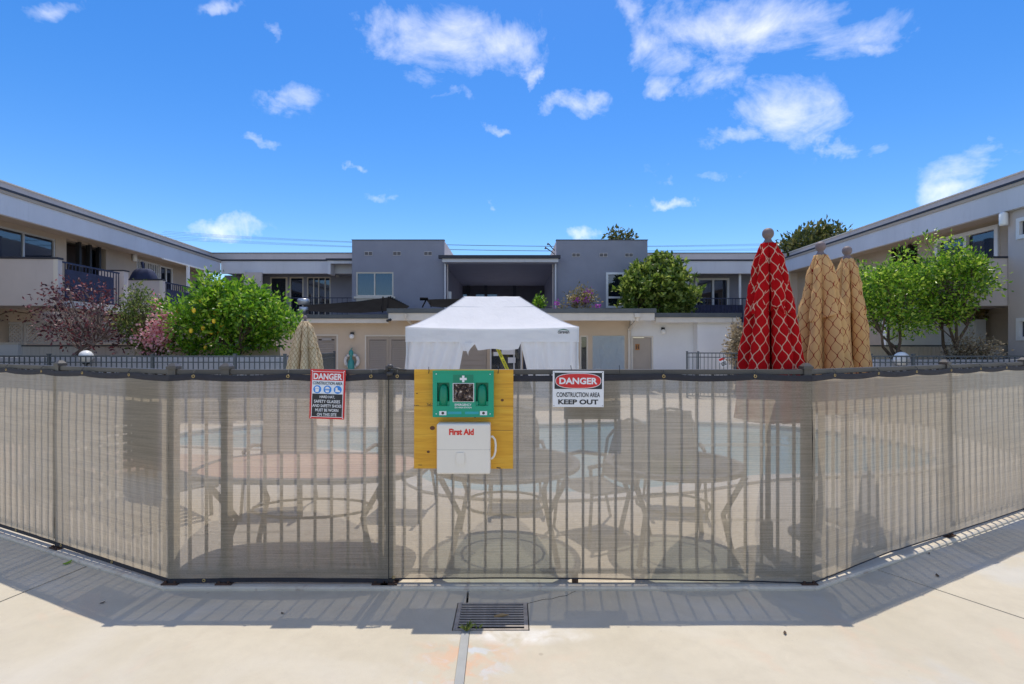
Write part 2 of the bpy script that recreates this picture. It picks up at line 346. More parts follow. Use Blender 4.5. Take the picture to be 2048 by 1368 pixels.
def plymat():
    m, t, b = newmat('plywood'); v = co(t)
    g = t.noise(t.vmath('MULTIPLY', v, (1.6, 1, 22)), 1.6, 6, .62, .5)
    g2 = t.noise(t.vmath('MULTIPLY', v, (7, 1, 160)), 1, 4, .6)
    c = t.ramp(g, [(.25, (.58, .26, .014)), (.5, (.74, .38, .022)), (.75, (.82, .48, .045))])
    c = t.mix(t.map(g2, .56, .75, 0, .5), c, (.42, .17, .012, 1))
    t.l.new(c, b.inputs['Base Color']); b.inputs['Roughness'].default_value = .5; bump(t, b, g2, .2, .002); return m
ply_m = plymat()
def mirrormat():
    m, t, b = newmat('mirror_painted_reflection'); v = co(t); n = t.noise(v, 26, 3, .6, 1.5)
    t.l.new(t.ramp(t.noise(v, 30, 4, .65, 1), [(.36, (.012, .01, .01)), (.5, (.07, .045, .035)), (.6, (.3, .22, .18)), (.7, (.7, .64, .58))]), b.inputs['Base Color'])  # dark and bright patches of a reflection painted into the mirror's colour
    b.inputs['Roughness'].default_value = .22; b.inputs['Metallic'].default_value = .6; bump(t, b, n, 1, .03); return m
mirror_m = mirrormat()

# ---------------------------------------------------------------- mesh building
def link(name, me, mat=None, parent=None):
    o = bpy.data.objects.new(name, me); COL.objects.link(o)
    if mat is not None and not me.materials: me.materials.append(mat)
    if parent is not None:
        o.parent = parent; o.matrix_parent_inverse = wm(parent).inverted()
    return o
def wm(o):
    m = o.matrix_basis.copy()
    if o.parent: m = wm(o.parent) @ o.matrix_parent_inverse @ m
    return m
def thing(name, label, cat, loc, group=None):
    o = bpy.data.objects.new(name, None); COL.objects.link(o); o.location = loc; o.empty_display_size = .2
    return tag(o, label, cat, group)
def tag(o, label, cat, group=None):
    o['label'] = label; o['category'] = cat
    if group: o['group'] = group
    return o
def struct(o): o['kind'] = 'structure'; return o

class MB:
    def __init__(s, M=None): s.v = []; s.f = []; s.M = M; s.sm = False
    def _add(s, vs, fs):
        k = len(s.v); s.v += [Vector(v) for v in vs]; s.f += [tuple(i+k for i in f) for f in fs]; return s
    def box(s, a, b):
        (x0, y0, z0), (x1, y1, z1) = a, b
        x0, x1 = min(x0, x1), max(x0, x1); y0, y1 = min(y0, y1), max(y0, y1); z0, z1 = min(z0, z1), max(z0, z1)
        return s._add([(x0,y0,z0),(x1,y0,z0),(x1,y1,z0),(x0,y1,z0),(x0,y0,z1),(x1,y0,z1),(x1,y1,z1),(x0,y1,z1)],
                      [(0,3,2,1),(4,5,6,7),(0,1,5,4),(1,2,6,5),(2,3,7,6),(3,0,4,7)])
    def cbox(s, c, d): return s.box([c[i]-d[i]/2 for i in range(3)], [c[i]+d[i]/2 for i in range(3)])
    def tube(s, pts, rad, n=8, cap=True):
        pts = [Vector(p) for p in pts]; rad = rad if isinstance(rad, (list, tuple)) else [rad]*len(pts)
        k = len(s.v); up = None
        for i, p in enumerate(pts):
            d = (pts[min(i+1, len(pts)-1)]-pts[max(i-1, 0)]).normalized()
            if up is None: up = d.orthogonal().normalized()
            up = (up - d*up.dot(d)); up = up.normalized() if up.length > 1e-6 else d.orthogonal().normalized()
            w = d.cross(up)
            for j in range(n):
                a = 2*math.pi*j/n; s.v.append(p + (up*math.cos(a)+w*math.sin(a))*rad[i])
        for i in range(len(pts)-1):
            for j in range(n):
                a = k+i*n+j; b2 = k+i*n+(j+1) % n; s.f.append((a, b2, b2+n, a+n))
        if cap: s.f.append(tuple(k+j for j in reversed(range(n)))); s.f.append(tuple(k+(len(pts)-1)*n+j for j in range(n)))
        return s
    def lathe(s, c, prof, n=20):
        k = len(s.v); c = Vector(c)
        for (r, z) in prof:
            for j in range(n):
                a = 2*math.pi*j/n; s.v.append(c+Vector((r*math.cos(a), r*math.sin(a), z)))
        for i in range(len(prof)-1):
            for j in range(n):
                a = k+i*n+j; b2 = k+i*n+(j+1) % n; s.f.append((a, b2, b2+n, a+n))
        s.f.append(tuple(k+j for j in reversed(range(n)))); s.f.append(tuple(k+(len(prof)-1)*n+j for j in range(n)))
        return s
    def prism(s, poly, z0, z1):
        n = len(poly); vs = [(x, y, z0) for x, y in poly]+[(x, y, z1) for x, y in poly]
        return s._add(vs, [tuple(reversed(range(n))), tuple(range(n, 2*n))]+[(i, (i+1) % n, n+(i+1) % n, n+i) for i in range(n)])
    def grid(s, fn, nu, nv):
        k = len(s.v)
        for j in range(nv+1):
            for i in range(nu+1): s.v.append(Vector(fn(i/nu, j/nv)))
        for j in range(nv):
            for i in range(nu):
                a = k+j*(nu+1)+i; s.f.append((a, a+1, a+nu+2, a+nu+1))
        return s
    def sphere(s, c, r, nu=14, nv=8):
        if not hasattr(r, '__len__'): r = (r, r, r)
        return s.grid(lambda u, v: (c[0]+r[0]*math.cos(2*math.pi*u)*math.sin(math.pi*v), c[1]+r[1]*math.sin(2*math.pi*u)*math.sin(math.pi*v), c[2]+r[2]*math.cos(math.pi*v)), nu, nv)
    def mesh(s, name='m', smooth=False):
        me = bpy.data.meshes.new(name); vs = s.v if s.M is None else [s.M @ v for v in s.v]
        me.from_pydata([tuple(v) for v in vs], [], s.f if s.M is None or s.M.to_3x3().determinant() > 0 else [tuple(reversed(f)) for f in s.f]); me.update()
        if smooth or s.sm: me.polygons.foreach_set('use_smooth', [True]*len(me.polygons))
        return me
    def build(s, name, mat, parent=None, smooth=False, bevel=0):
        o = link(name, s.mesh(name, smooth), mat, parent)
        if bevel:
            b = o.modifiers.new('bevel', 'BEVEL'); b.width = bevel; b.segments = 3; b.limit_method = 'ANGLE'
        return o
def bx(name, a, b, mat, parent=None, M=None, bevel=0): return MB(M).box(a, b).build(name, mat, parent, bevel=bevel)

def lettering(s, w, h, mat, M, parent, name='lettering', bold=.0, ext=.0008):
    """text fitted into w x h metres, centred on M's origin, lying in M's XY plane"""
    cu = bpy.data.curves.new('t', 'FONT'); cu.body = s; cu.size = 1; cu.extrude = .01; cu.offset = bold; cu.align_x = 'CENTER'; cu.resolution_u = 3
    to = bpy.data.objects.new('t', cu); COL.objects.link(to)
    dg = bpy.context.evaluated_depsgraph_get(); me = bpy.data.meshes.new_from_object(to.evaluated_get(dg))
    bpy.data.objects.remove(to); bpy.data.curves.remove(cu)
    n = len(me.vertices); a = np.zeros(n*3); me.vertices.foreach_get('co', a); a = a.reshape(-1, 3)
    lo, hi = a.min(0), a.max(0); a = (a-(lo+hi)/2)*np.array([w/(hi[0]-lo[0]), h/(hi[1]-lo[1]), ext/max(1e-6, hi[2]-lo[2])])
    Mn = np.array(M); a = a @ Mn[:3, :3].T + Mn[:3, 3]
    me.vertices.foreach_set('co', a.ravel()); me.update(); me.materials.clear()
    return link(name, me, mat, parent)
FACE = Matrix(((1,0,0,0),(0,0,-1,0),(0,1,0,0),(0,0,0,1)))      # XY plane stood up to face the camera
def facing(p, rot=0): return Matrix.Translation(p) @ Matrix.Rotation(rot, 4, 'Y') @ FACE

def wall_open(M, u0, u1, z0, z1, th, opens, name, mat, parent):
    """wall along local x, outer face at local y=0, thickness th towards +y, with rectangular openings (u0,u1,z0,z1)"""
    us = sorted({u0, u1, *[max(u0, min(u1, x)) for o in opens for x in o[:2]]}); zs = sorted({z0, z1, *[max(z0, min(z1, x)) for o in opens for x in o[2:]]})
    m = MB(M)
    for i in range(len(us)-1):
        for j in range(len(zs)-1):
            cu, cz = (us[i]+us[i+1])/2, (zs[j]+zs[j+1])/2
            if any(o[0] < cu < o[1] and o[2] < cz < o[3] for o in opens): continue
            a, b, c, d = us[i], us[i+1], zs[j], zs[j+1]
            m._add([(a,0,c),(b,0,c),(b,0,d),(a,0,d)], [(0,1,2,3)]); m._add([(a,th,c),(b,th,c),(b,th,d),(a,th,d)], [(3,2,1,0)])
    for (a, b, c, d) in list(opens)+[(u0, u1, z0, z1)]:
        m._add([(a,0,c),(b,0,c),(b,0,d),(a,0,d),(a,th,c),(b,th,c),(b,th,d),(a,th,d)], [(0,1,5,4),(1,2,6,5),(2,3,7,6),(3,0,4,7)])
    return m.build(name, mat, parent)

def window(M, u0, u1, z0, z1, parent, fr=white_fr, fw=.05, mulls=(), pane=glass, backing=None, inset=.05, rail=None, proud=0, back=.5, name='window'):
    """framed window in a local wall frame; panes are sub-parts"""
    m = MB(M); y0, y1 = inset-.04-proud, inset+.03
    m.box((u0, y0, z0), (u0+fw, y1, z1)); m.box((u1-fw, y0, z0), (u1, y1, z1))
    m.box((u0+fw, y0, z0), (u1-fw, y1, z0+fw)); m.box((u0+fw, y0, z1-fw), (u1-fw, y1, z1))
    for q in mulls: m.box((q-fw*.45, y0+.006, z0+fw), (q+fw*.45, y1-.004, z1-fw))
    if rail: m.box((u0+fw, y0+.008, rail-fw*.45), (u1-fw, y1-.006, rail+fw*.45))
    w = m.build(name, fr, parent)
    ed = [u0+fw] + [q for q in mulls] + [u1-fw]
    for a, b in zip(ed[:-1], ed[1:]):
        MB(M).box((a, inset, z0+fw*.6), (b, inset+.006, z1-fw*.6)).build('pane', pane if not isinstance(pane, list) else pane[ed.index(a) % len(pane)], w)
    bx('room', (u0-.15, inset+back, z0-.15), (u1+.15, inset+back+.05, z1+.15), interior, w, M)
    if backing:
        for (a, b, mt) in backing:
            MB(M).grid(lambda s, t: (a+(b-a)*s, inset+.12+.03*math.sin(s*(b-a)*42)+.008*math.sin(s*90), z0+.02+(z1-z0-.04)*t), max(12, int((b-a)*40)), 2).build('curtain', mt, w, True)
    return w
# ================================================================ GROUND, DECK, POOL
FP = [Vector((-6.3, 5.53, 0)), Vector((-4.98, 4.89, 0)), Vector((-3.66, 4.255, 0)), Vector((-2.338, 3.63, 0)), Vector((2.042, 3.63, 0)), Vector((3.913, 4.611, 0)), Vector((5.26, 5.33, 0)), Vector((7.2, 6.36, 0))]
struct(MB().grid(lambda u, v: (-150+300*u, -60+360*v, -.6), 4, 4).build('ground', ground_m))
walk = struct(thing('walkway', 'beige painted concrete walkway in front of the fence', 'walkway', (0, 1, 0)))
del walk['category']
def offs(pl, d):
    out = []
    for i, p in enumerate(pl):
        a = (pl[i]-pl[i-1]).normalized() if i else (pl[1]-pl[0]).normalized()
        b = (pl[i+1]-pl[i]).normalized() if i < len(pl)-1 else a
        n = Vector((-(a+b).y, (a+b).x, 0)).normalized(); out.append(p + n*d/max(.5, n.dot(Vector((-a.y, a.x, 0)))))
    return out
edge = offs(FP, -.085)              # outer edge of the kerb, camera side
inner = offs(FP, .09)
def edge_y(x):
    for a, b in zip(edge[:-1], edge[1:]):
        if a.x <= x <= b.x: return a.y+(b.y-a.y)*(x-a.x)/(b.x-a.x)
    return edge[0].y if x < 0 else edge[-1].y
J1 = [(-3.19, edge_y(-3.19)), (-4.6, -2.4)]; J2 = [(-.297, edge_y(-.297)), (-.269, 3.005), (-.16, -2.4)]; J3 = [(2.70, edge_y(2.70)), (6.4, -2.4)]
g = .007
GX0, GX1, GY0, GY1 = -.350, .102, 3.052, 3.384
def ep(x0, x1): return [(p.x, p.y) for p in edge if x0 < p.x < x1]
jx = lambda y: -.297+(edge_y(-.297)-y)*.0448
slabs = [
 [(-40, -2.4), (J1[1][0]-g, -2.4), (J1[0][0]-g, J1[0][1])] + list(reversed(ep(-9, J1[0][0]-g))) + [(-40, 22)],
 [(J1[1][0]+g, -2.4), (J2[2][0]-.024, -2.4), (J2[1][0]-.024, GY0), (GX0, GY0), (GX0, GY1), (jx(GY1)-g, GY1), (J2[0][0]-g, J2[0][1])] + list(reversed(ep(J1[0][0]+g, J2[0][0]-g))) + [(J1[0][0]+g, J1[0][1])],
 [(J2[2][0]+.024, -2.4), (J3[1][0]-g, -2.4), (J3[0][0]-g, J3[0][1])] + list(reversed(ep(J2[0][0]+g, J3[0][0]-g))) + [(J2[0][0]+g, J2[0][1]), (jx(GY1)+g, GY1), (GX1, GY1), (GX1, GY0), (J2[1][0]+.024, GY0)],
 [(J3[1][0]+g, -2.4), (40, -2.4), (40, 22)] + list(reversed(ep(J3[0][0]+g, 9))) + [(J3[0][0]+g, J3[0][1])]]
for p in slabs:
    o = MB().prism(p, -.055, 0).build('slab', conc, walk, bevel=.003)
    tm = o.modifiers.new('tri', 'TRIANGULATE')
MB().prism([(-40, -12), (40, -12), (40, -2.42), (-40, -2.42)], -.055, -.0005).build('slab', conc, walk)
MB().prism([(J2[2][0]-.023, -2.38), (J2[2][0]+.0225, -2.38), (J2[1][0]+.0225, GY0-.002), (J2[1][0]-.023, GY0-.002)], -.03, .0035).build('caulk_strip', caulk_m, walk)
# hairline crack from the grate to the fence, as a thin dark filler line
cr = [(.10, 3.37), (.16, 3.40), (.205, 3.425), (.26, 3.43), (.31, 3.462), (.36, 3.475), (.40, 3.515), (.43, 3.54)]
m = MB()
for a, b in zip(cr[:-1], cr[1:]): m._add([(a[0], a[1]-.0022, .0012), (b[0], b[1]-.0022, .0012), (b[0], b[1]+.0022, .0012), (a[0], a[1]+.0022, .0012)], [(0, 1, 2, 3)])
m.build('crack', pit_m, walk)
# kerb under the fence
kb = MB(); n = len(edge)
for i in range(n-1):
    a, b, c, d = edge[i], edge[i+1], inner[i+1], inner[i]
    e0, e1 = offs(FP, -.072)[i], offs(FP, -.072)[i+1]
    kb._add([(a.x,a.y,-.05),(b.x,b.y,-.05),(b.x,b.y,.012),(a.x,a.y,.012),(e0.x,e0.y,.022),(e1.x,e1.y,.022),(c.x,c.y,.022),(d.x,d.y,.022)], [(0,1,2,3),(3,2,5,4),(4,5,6,7)])
struct(kb.build('kerb', curb_m))
# pool deck sheet with the pool cut out
POOL = [(-6.2, 8.9), (-4.2, 8.25), (-2.5, 8.1), (-1.5, 7.3), (-.9, 6.1), (.2, 5.75), (1.6, 5.95), (3.0, 6.5), (4.6, 6.7), (6.0, 7.4), (6.4, 9.0), (5.2, 10.6), (3, 11.1), (.4, 10.7), (-2.6, 10.3), (-5.2, 10.6)]
def smooth_loop(p, k=4):
    out = []; n = len(p)
    for i in range(n):
        p0, p1, p2, p3 = [Vector(p[(i+q-1) % n]) for q in range(4)]
        for s in range(k):
            t = s/k; out.append(tuple(.5*((2*p1)+(p2-p0)*t+(2*p0-5*p1+4*p2-p3)*t*t+(3*p1-p0-3*p2+p3)*t**3)))
    return out
PL = smooth_loop(POOL)
bm = bmesh.new(); es = []
for loop in ([(p.x, p.y) for p in inner] + [(14, 30), (-15, 30)], PL):
    vs = [bm.verts.new((x, y, .018)) for x, y in loop]
    es += [bm.edges.new((vs[i], vs[(i+1) % len(vs)])) for i in range(len(vs))]
bmesh.ops.triangle_fill(bm, use_beauty=True, use_dissolve=False, edges=es)
for f in bm.faces:
    if f.normal.z < 0: f.normal_flip()
me = bpy.data.meshes.new('pool_deck'); bm.to_mesh(me); bm.free(); struct(link('pool_deck', me, deck_m))
m = MB(); n = len(PL)
for i in range(n):
    a, b = PL[i], PL[(i+1) % n]; m._add([(a[0], a[1], .018), (b[0], b[1], .018), (b[0], b[1], -.9), (a[0], a[1], -.9)], [(0, 1, 2, 3)])
struct(m.build('pool_basin', simple('pool_tile', (.25, .42, .5), .3, .2, 10)))
struct(MB()._add([(x, y, -.04) for x, y in PL], [tuple(range(n))]).build('pool_water', water_m))
m = MB(); ctr = Vector((0, 8.5))
cop = [(Vector(p)+(Vector(p)-ctr).normalized()*.28) for p in PL]
for i in range(n):
    j = (i+1) % n; a, b, c, d = Vector(PL[i]), Vector(PL[j]), cop[j], cop[i]
    m._add([(a.x,a.y,.05),(b.x,b.y,.05),(c.x,c.y,.05),(d.x,d.y,.05),(a.x,a.y,.0),(b.x,b.y,.0),(c.x,c.y,.019),(d.x,d.y,.019)], [(0,1,2,3),(0,4,5,1),(3,2,6,7)])
struct(m.build('pool_coping', simple('coping', (.58, .54, .48), .8, .1, 4, 40, .3)))
# salmon painted band of the deck, left of the pool
struct(MB().prism([(-9, 7.3), (-5.6, 6.7), (-3.6, 6.45), (-2.3, 6.6), (-1.9, 7.0), (-2.8, 7.55), (-4.4, 7.8), (-6.6, 8.2), (-9, 8.9)], .016, .022).build('deck_paint', salmon_deck))

# drain grate
gr = thing('drain_grate', 'rusty rectangular iron drain grate set in the walkway', 'grate', ((GX0+GX1)/2, (GY0+GY1)/2, 0))
m = MB(); a = .012
fx0, fx1, fy0, fy1 = GX0+.006, GX1-.006, GY0+.006, GY1-.006
m.box((fx0, fy0, -.03), (fx0+.024, fy1, .002)); m.box((fx1-.024, fy0, -.03), (fx1, fy1, .002)); m.box((fx0+.024, fy0, -.03), (fx1-.024, fy0+.014, .002)); m.box((fx0+.024, fy1-.014, -.03), (fx1-.024, fy1, .002))
m.build('grate_frame', iron, gr)
bar = MB().box((fx0+.022, -.0068, -.003), (fx1-.022, .0068, .0015)).mesh('bar')
nb_ = 10; pitch = (fy1-fy0-.028)/nb_
for i in range(1, nb_):
    o = link('bar', bar, iron, gr); o.location = (0-gr.location.x*0, fy0+.014+pitch*i, 0)
MB().box((GX0-.02, GY0-.02, -.4), (GX1+.02, GY1+.02, -.36)).build('sump', pit_m, gr)
m = MB()
for (x0, y0, x1, y1) in ((GX0-.02, GY0-.02, GX0, GY1+.02), (GX1, GY0-.02, GX1+.02, GY1+.02), (GX0, GY0-.02, GX1, GY0), (GX0, GY1, GX1, GY1+.02)): m.box((x0, y0, -.38), (x1, y1, -.056))
m.build('sump_wall', pit_m, gr)
MB().tube([(-.11, 3.20, .006), (-.06, 3.212, .008), (-.02, 3.222, .004)], [.006, .011, .002], 6).build('dead_leaf', simple('dry_leaf', (.34, .22, .1), .8), gr)
def weed(name, label, c, n, h, seed):
    rnd = random.Random(seed); m = MB()
    for i in range(n):
        a = rnd.uniform(0, 6.28); d = Vector((math.cos(a), math.sin(a), 0)); w = d.cross(Vector((0, 0, 1)))*.0035; hh = h*rnd.uniform(.5, 1); sp = rnd.uniform(.3, 1.1)
        p0 = Vector(c)+d*.004; p1 = p0+d*hh*sp*.5+Vector((0, 0, hh*.7)); p2 = p0+d*hh*sp+Vector((0, 0, hh*.85))
        m._add([p0-w, p0+w, p1+w*.8, p2, p1-w*.8], [(0, 1, 2, 3, 4)])
    return tag(m.build(name, lf_weed), label, 'weed')
weed('weed', 'small tuft of weed growing at the drain grate edge', (-.262, 3.045, 0), 26, .055, 1)
weed('weed', 'tiny sparse weed between the drain bars', (-.20, 3.075, -.01), 9, .04, 2)
# leaf litter and grit along the fence
for i, (px, py, s, lab) in enumerate([(135, 1128, .035, 'small dark green leaf lying left of the fence corner'), (1570, 1268, .018, None), (1745, 1095, .02, None), (1703, 1137, .028, 'curled brown leaf near the right fence corner'), (1875, 1153, .022, 'curled brown leaf in the fence shadow at right'), (1858, 1108, .014, None), (565, 1228, .013, None), (205, 1207, .016, None), (838, 1179, .016, 'dark pebble at the kerb left of the drain')]):
    p = gnd(px, py); rnd = random.Random(i+40); a = rnd.uniform(0, 3)
    m = MB().grid(lambda u, v: (p.x+math.cos(a)*(u-.5)*s*2-math.sin(a)*(v-.5)*s*(1-abs(2*u-1)**2), p.y+math.sin(a)*(u-.5)*s*2+math.cos(a)*(v-.5)*s*(1-abs(2*u-1)**2), .003+s*.4*abs(v-.5)+s*.3*(u-.5)**2*4), 6, 4)
    o = m.build('fallen_leaf', bark if i else lf_citrus)
    tag(o, lab or 'tiny brown leaf scrap lying on the walkway', 'leaf', None if lab else 'leaf scraps on the walkway')

# ================================================================ NEAR FENCE WITH PRIVACY SCREEN
picket_me = MB().box((-.008, -.008, .105), (.008, .008, 1.455)).mesh('picket')
def post_parts(parent, p, ang, w=.05, dark=False, cap=True, foot=True):
    M = Matrix.Translation(p) @ Matrix.Rotation(ang, 4, 'Z')
    o = MB(M).box((-w/2, -w/2, .02), (w/2, w/2, 1.492)).build('post', fence_dark if dark else fence_m, parent)
    if cap:
        c = MB(M); c.box((-w/2-.008, -w/2-.008, 1.493), (w/2+.008, w/2+.008, 1.512)); k = w/2+.006
        c._add([(-k,-k,1.513),(k,-k,1.513),(k,k,1.513),(-k,k,1.513),(-.012,-.012,1.536),(.012,-.012,1.536),(.012,.012,1.536),(-.012,.012,1.536)], [(0,1,5,4),(1,2,6,5),(2,3,7,6),(3,0,4,7),(4,5,6,7)])
        c.build('post_cap', fence_m, o)
    if foot:
        MB(M).box((-.055, -.055, .0225), (.055, .055, .032)).box((-.04, -.045, .032), (-.025, -.03, .045)).box((.025, -.045, .032), (.04, -.03, .045)).build('base_plate', rust, o)
    return o
def fence_run(label, A, B, pickets, posts, name='pool_fence'):
    d = (B-A); L = d.length; d.normalize(); ang = math.atan2(d.y, d.x); M = Matrix.Translation(A) @ Matrix.Rotation(ang, 4, 'Z')
    t = thing(name, label, 'fence', A)
    MB(M).box((0, -.016, 1.456), (L, .016, 1.492)).build('top_rail', fence_m, t, bevel=.004)
    MB(M).box((0, -.014, .085), (L, .014, .11)).build('bottom_rail', fence_m, t)
    for s in pickets:
        o = link('picket', picket_me, fence_m, t); o.matrix_basis = M @ Matrix.Translation((s, 0, 0))
    for (s, w, dk, cap) in posts: post_parts(t, A+d*s, ang, w, dk, cap)
    return t, M, L
def sag_fn(gs, L):
    gs = sorted([-.4] + gs + [L+.4])
    def f(s):
        for a, b in zip(gs[:-1], gs[1:]):
            if a <= s <= b:
                t = (s-a)/(b-a); return .013*min(1, (b-a)/.35)*(1-(2*t-1)**2)
        return 0
    return f
def screen(label, M, L, z0, grom, seed, black_bottom, s0=0.0, s1=None, bgrom=(), flare=0, ztop=1.466):
    s1 = L if s1 is None else s1; t = thing('privacy_screen', label, 'privacy screen', M @ Vector(((s0+s1)/2, -.03, .05)))
    sg = sag_fn(list(grom), L); HEM = .042
    def bott(s): return z0(s) if callable(z0) else z0
    def pos(s, z, k):       # k: 0 bottom .. 1 top
        w = .006*mnoise.noise(Vector((s*2.3+seed, k*2.2, seed)))+.003*mnoise.noise(Vector((s*9, k*5, seed+4)))
        return (s, -.037-.5*abs(w)-w*.6 - .0025*mnoise.noise(Vector((s*1.1, z*22, seed+9))) - .004*math.sin(k*3.1) - flare*(1-k)**2*max(0, math.sin(math.pi*(s-s0)/(s1-s0))), z)
    def top(s): return ztop-sg(s)
    NU = max(24, int((s1-s0)*26))
    MB(M).grid(lambda u, v: pos(s0+(s1-s0)*u, bott(s0+(s1-s0)*u)+(top(s0+(s1-s0)*u)-HEM-bott(s0+(s1-s0)*u))*v, v*.97), NU, 64).build('mesh_cloth', screen_m, t, True)
    MB(M).grid(lambda u, v: Vector(pos(s0+(s1-s0)*u, top(s0+(s1-s0)*u)-HEM*(1-v)-.001, .97+.03*v))+Vector((0, -.0015-.003*math.sin(v*math.pi), 0)), NU, 3).build('top_hem', hem_m, t, True)
    hb = .030 if black_bottom else .010
    MB(M).grid(lambda u, v: Vector(pos(s0+(s1-s0)*u, bott(s0+(s1-s0)*u)-.003+hb*v, .02*v))+Vector((0, -.002, 0)), NU, 2).build('bottom_hem', hem_m, t, True)
    for (lst, zf) in ((grom, lambda s: top(s)-.02), (bgrom, lambda s: bott(s)+.014)):
        for s in lst:
            if not s0 <= s <= s1: continue
            p = pos(s, zf(s), .98 if lst is grom else 0.02); q = MB(M)
            q.v = []; k = 12
            for rr, yy in ((.0055, -.0045), (.0075, -.0065), (.011, -.006), (.012, -.0035)):
                for j in range(k): q.v.append(Vector((p[0]+rr*math.cos(2*math.pi*j/k), p[1]+yy-.001, p[2]+rr*math.sin(2*math.pi*j/k))))
            for i in range(3):
                for j in range(k): a = i*k+j; b2 = i*k+(j+1) % k; q.f.append((a, b2, b2+k, a+k))
            q.build('grommet', brass, t, True)
            if lst is grom: MB(M).tube([(p[0], p[1]-.006, p[2]), (p[0]+.003, p[1]-.008, p[2]+.025), (p[0], p[1]+.01, p[2]+.042)], .002, 5).build('tie', black_m, t)
    return t
def s_at(px, A, B):      # distance along the run whose picture column is px
    d = (B-A).normalized(); k = (px-CX)/F; return (k*A.y-A.x)/(d.x-k*d.y)
# left runs
A, B = FP[3], FP[2]
A, B = FP[2], FP[3]; L = (B-A).length
t, M, L = fence_run('left angled run of the near pool fence between two capped posts', A, B, [L*(i+1)/14 for i in range(13)], [(0, .05, False, True)])
screen('left angled piece of brown mesh privacy screen beside the corner post', M, L, lambda s: .055-.02*s/1.5, [s_at(p, A, B) for p in (177, 270)], 1, True, bgrom=[.1, .8], s0=-.003, s1=L+.009)
# dark board hung inside this run
s_a, s_b = s_at(258, A, B), s_at(331, A, B)
bo = thing('notice_board', 'dark rectangular board hung behind the screen left of the corner', 'board', M @ Vector((s_a, .03, 1.1)))
MB(M).box((s_a, .02, .83), (s_b, .032, 1.45)).build('panel', simple('board_back', (.10, .09, .08), .7), bo)
MB(M).box((s_a+.005, .02, .765), (s_b-.005, .03, .828)).build('lower_strip', simple('board_strip', (.45, .24, .14), .7), bo)
A, B = FP[0], FP[2]; L = (B-A).length
t, M, L = fence_run('farthest left run of the near pool fence cut by the picture edge', A, B, [L*(i+1)/28 for i in range(27)], [(0, .05, False, True), (L/2, .05, False, True)])
screen('leftmost piece of brown mesh privacy screen cut by the picture edge', M, L, .06, [s_at(p, A, B) for p in (-60, 24, 95)], 2, True, bgrom=[2.3], s1=L+.004)
# centre
A, B = FP[3], FP[4]; L = (B-A).length
def sx(px): return (px-CX)/F*3.63 - A.x
t, M, L1 = fence_run('front left panel of the near pool fence behind the hard hat sign', A, Vector((xat(771, 3.63), 3.63, 0)), [sx(p) for p in (380, 413, 497, 530, 563, 597, 630, 663, 696, 729)], [(0, .052, False, True), (sx(454), .055, False, True), (sx(763), .036, True, False)])
screen('front left piece of brown mesh privacy screen with black bottom hem', M, L, lambda s: .034+.008*math.sin(s*2), [sx(394), sx(581), sx(745)], 3, True, s0=-.009, s1=sx(779), bgrom=[sx(415)])
t2, M2, L2 = fence_run('front right panel of the near pool fence behind the keep out sign', Vector((xat(774, 3.63), 3.63, 0)), B, [xat(809+32.45*i, 3.63)-xat(774, 3.63) for i in range(25)], [(xat(781, 3.63)-xat(774, 3.63), .058, True, False), (xat(1612, 3.63)-xat(774, 3.63), .052, False, True)])
MB(M).box((sx(1150)-.02, -.02, .0225), (sx(1150)+.02, .02, .086)).build('drop_foot', rust, t2)
# latch hardware at the gate post
hx = xat(783, 3.63); m = MB(); m.sphere((hx, 3.592, 1.512), (.022, .02, .018), 12, 8); m.box((hx-.03, 3.58, 1.478), (hx-.012, 3.6, 1.52)); m.tube([(hx+.005, 3.585, 1.505), (hx+.06, 3.585, 1.497), (hx+.11, 3.59, 1.487)], .008, 6); m.box((hx-.022, 3.575, 1.45), (hx+.02, 3.595, 1.478))
m.build('latch', fence_dark, t2, True)
screen('long front right piece of brown mesh privacy screen behind the signs', M, L, lambda s: .052+.012*math.sin((s-1)*1.3)-.02*max(0, s-3.9), [sx(p) for p in (797, 1324, 1505)], 5, False, s0=sx(781), s1=L+.009, bgrom=[sx(790)])
# right run
A, B = FP[4], FP[7]; L = (B-A).length; npk = int(L/.1135)
t, M, L = fence_run('right angled run of the near pool fence curving out of the picture', A, B, [L*(i+.6)/npk for i in range(npk)], [(s_at(1890, A, B), .05, False, True), (s_at(2046, A, B), .05, False, True)])
screen('right angled piece of brown mesh privacy screen billowing at the bottom', M, L, lambda s: .03+.05*min(1, s/.9), [s_at(p, A, B) for p in (1658, 1745, 1822, 1890, 1950, 2002, 2060)], 6, False, s0=-.009, flare=.05)

# ================================================================ SIGNS AND FIRST AID ON THE FENCE
YS = 3.572
def pl(px, py, Y=YS): return at(px, py, Y)
def panel(name, cx, cz, w, h, y, th, mat, parent, rot=0, piv=None, bevel=0):
    piv = piv or (cx, y, cz); M = Matrix.Translation(piv) @ Matrix.Rotation(rot, 4, 'Y') @ Matrix.Translation((-piv[0], -piv[1], -piv[2]))
    return MB(M).box((cx-w/2, y, cz-h/2), (cx+w/2, y+th, cz+h/2)).build(name, mat, parent, bevel=bevel)
def txt(s, px, py, wpx, hpx, mat, parent, y, piv, rot, bold=0):
    c = at(px, py, YS); M = Matrix.Translation(piv) @ Matrix.Rotation(rot, 4, 'Y') @ Matrix.Translation((-piv[0], -piv[1], -piv[2])) @ Matrix.Translation((c.x, y, c.z)) @ FACE
    k = YS/F; return lettering(s, wpx*k, hpx*k, mat, M, parent, bold=bold)
k = YS/F
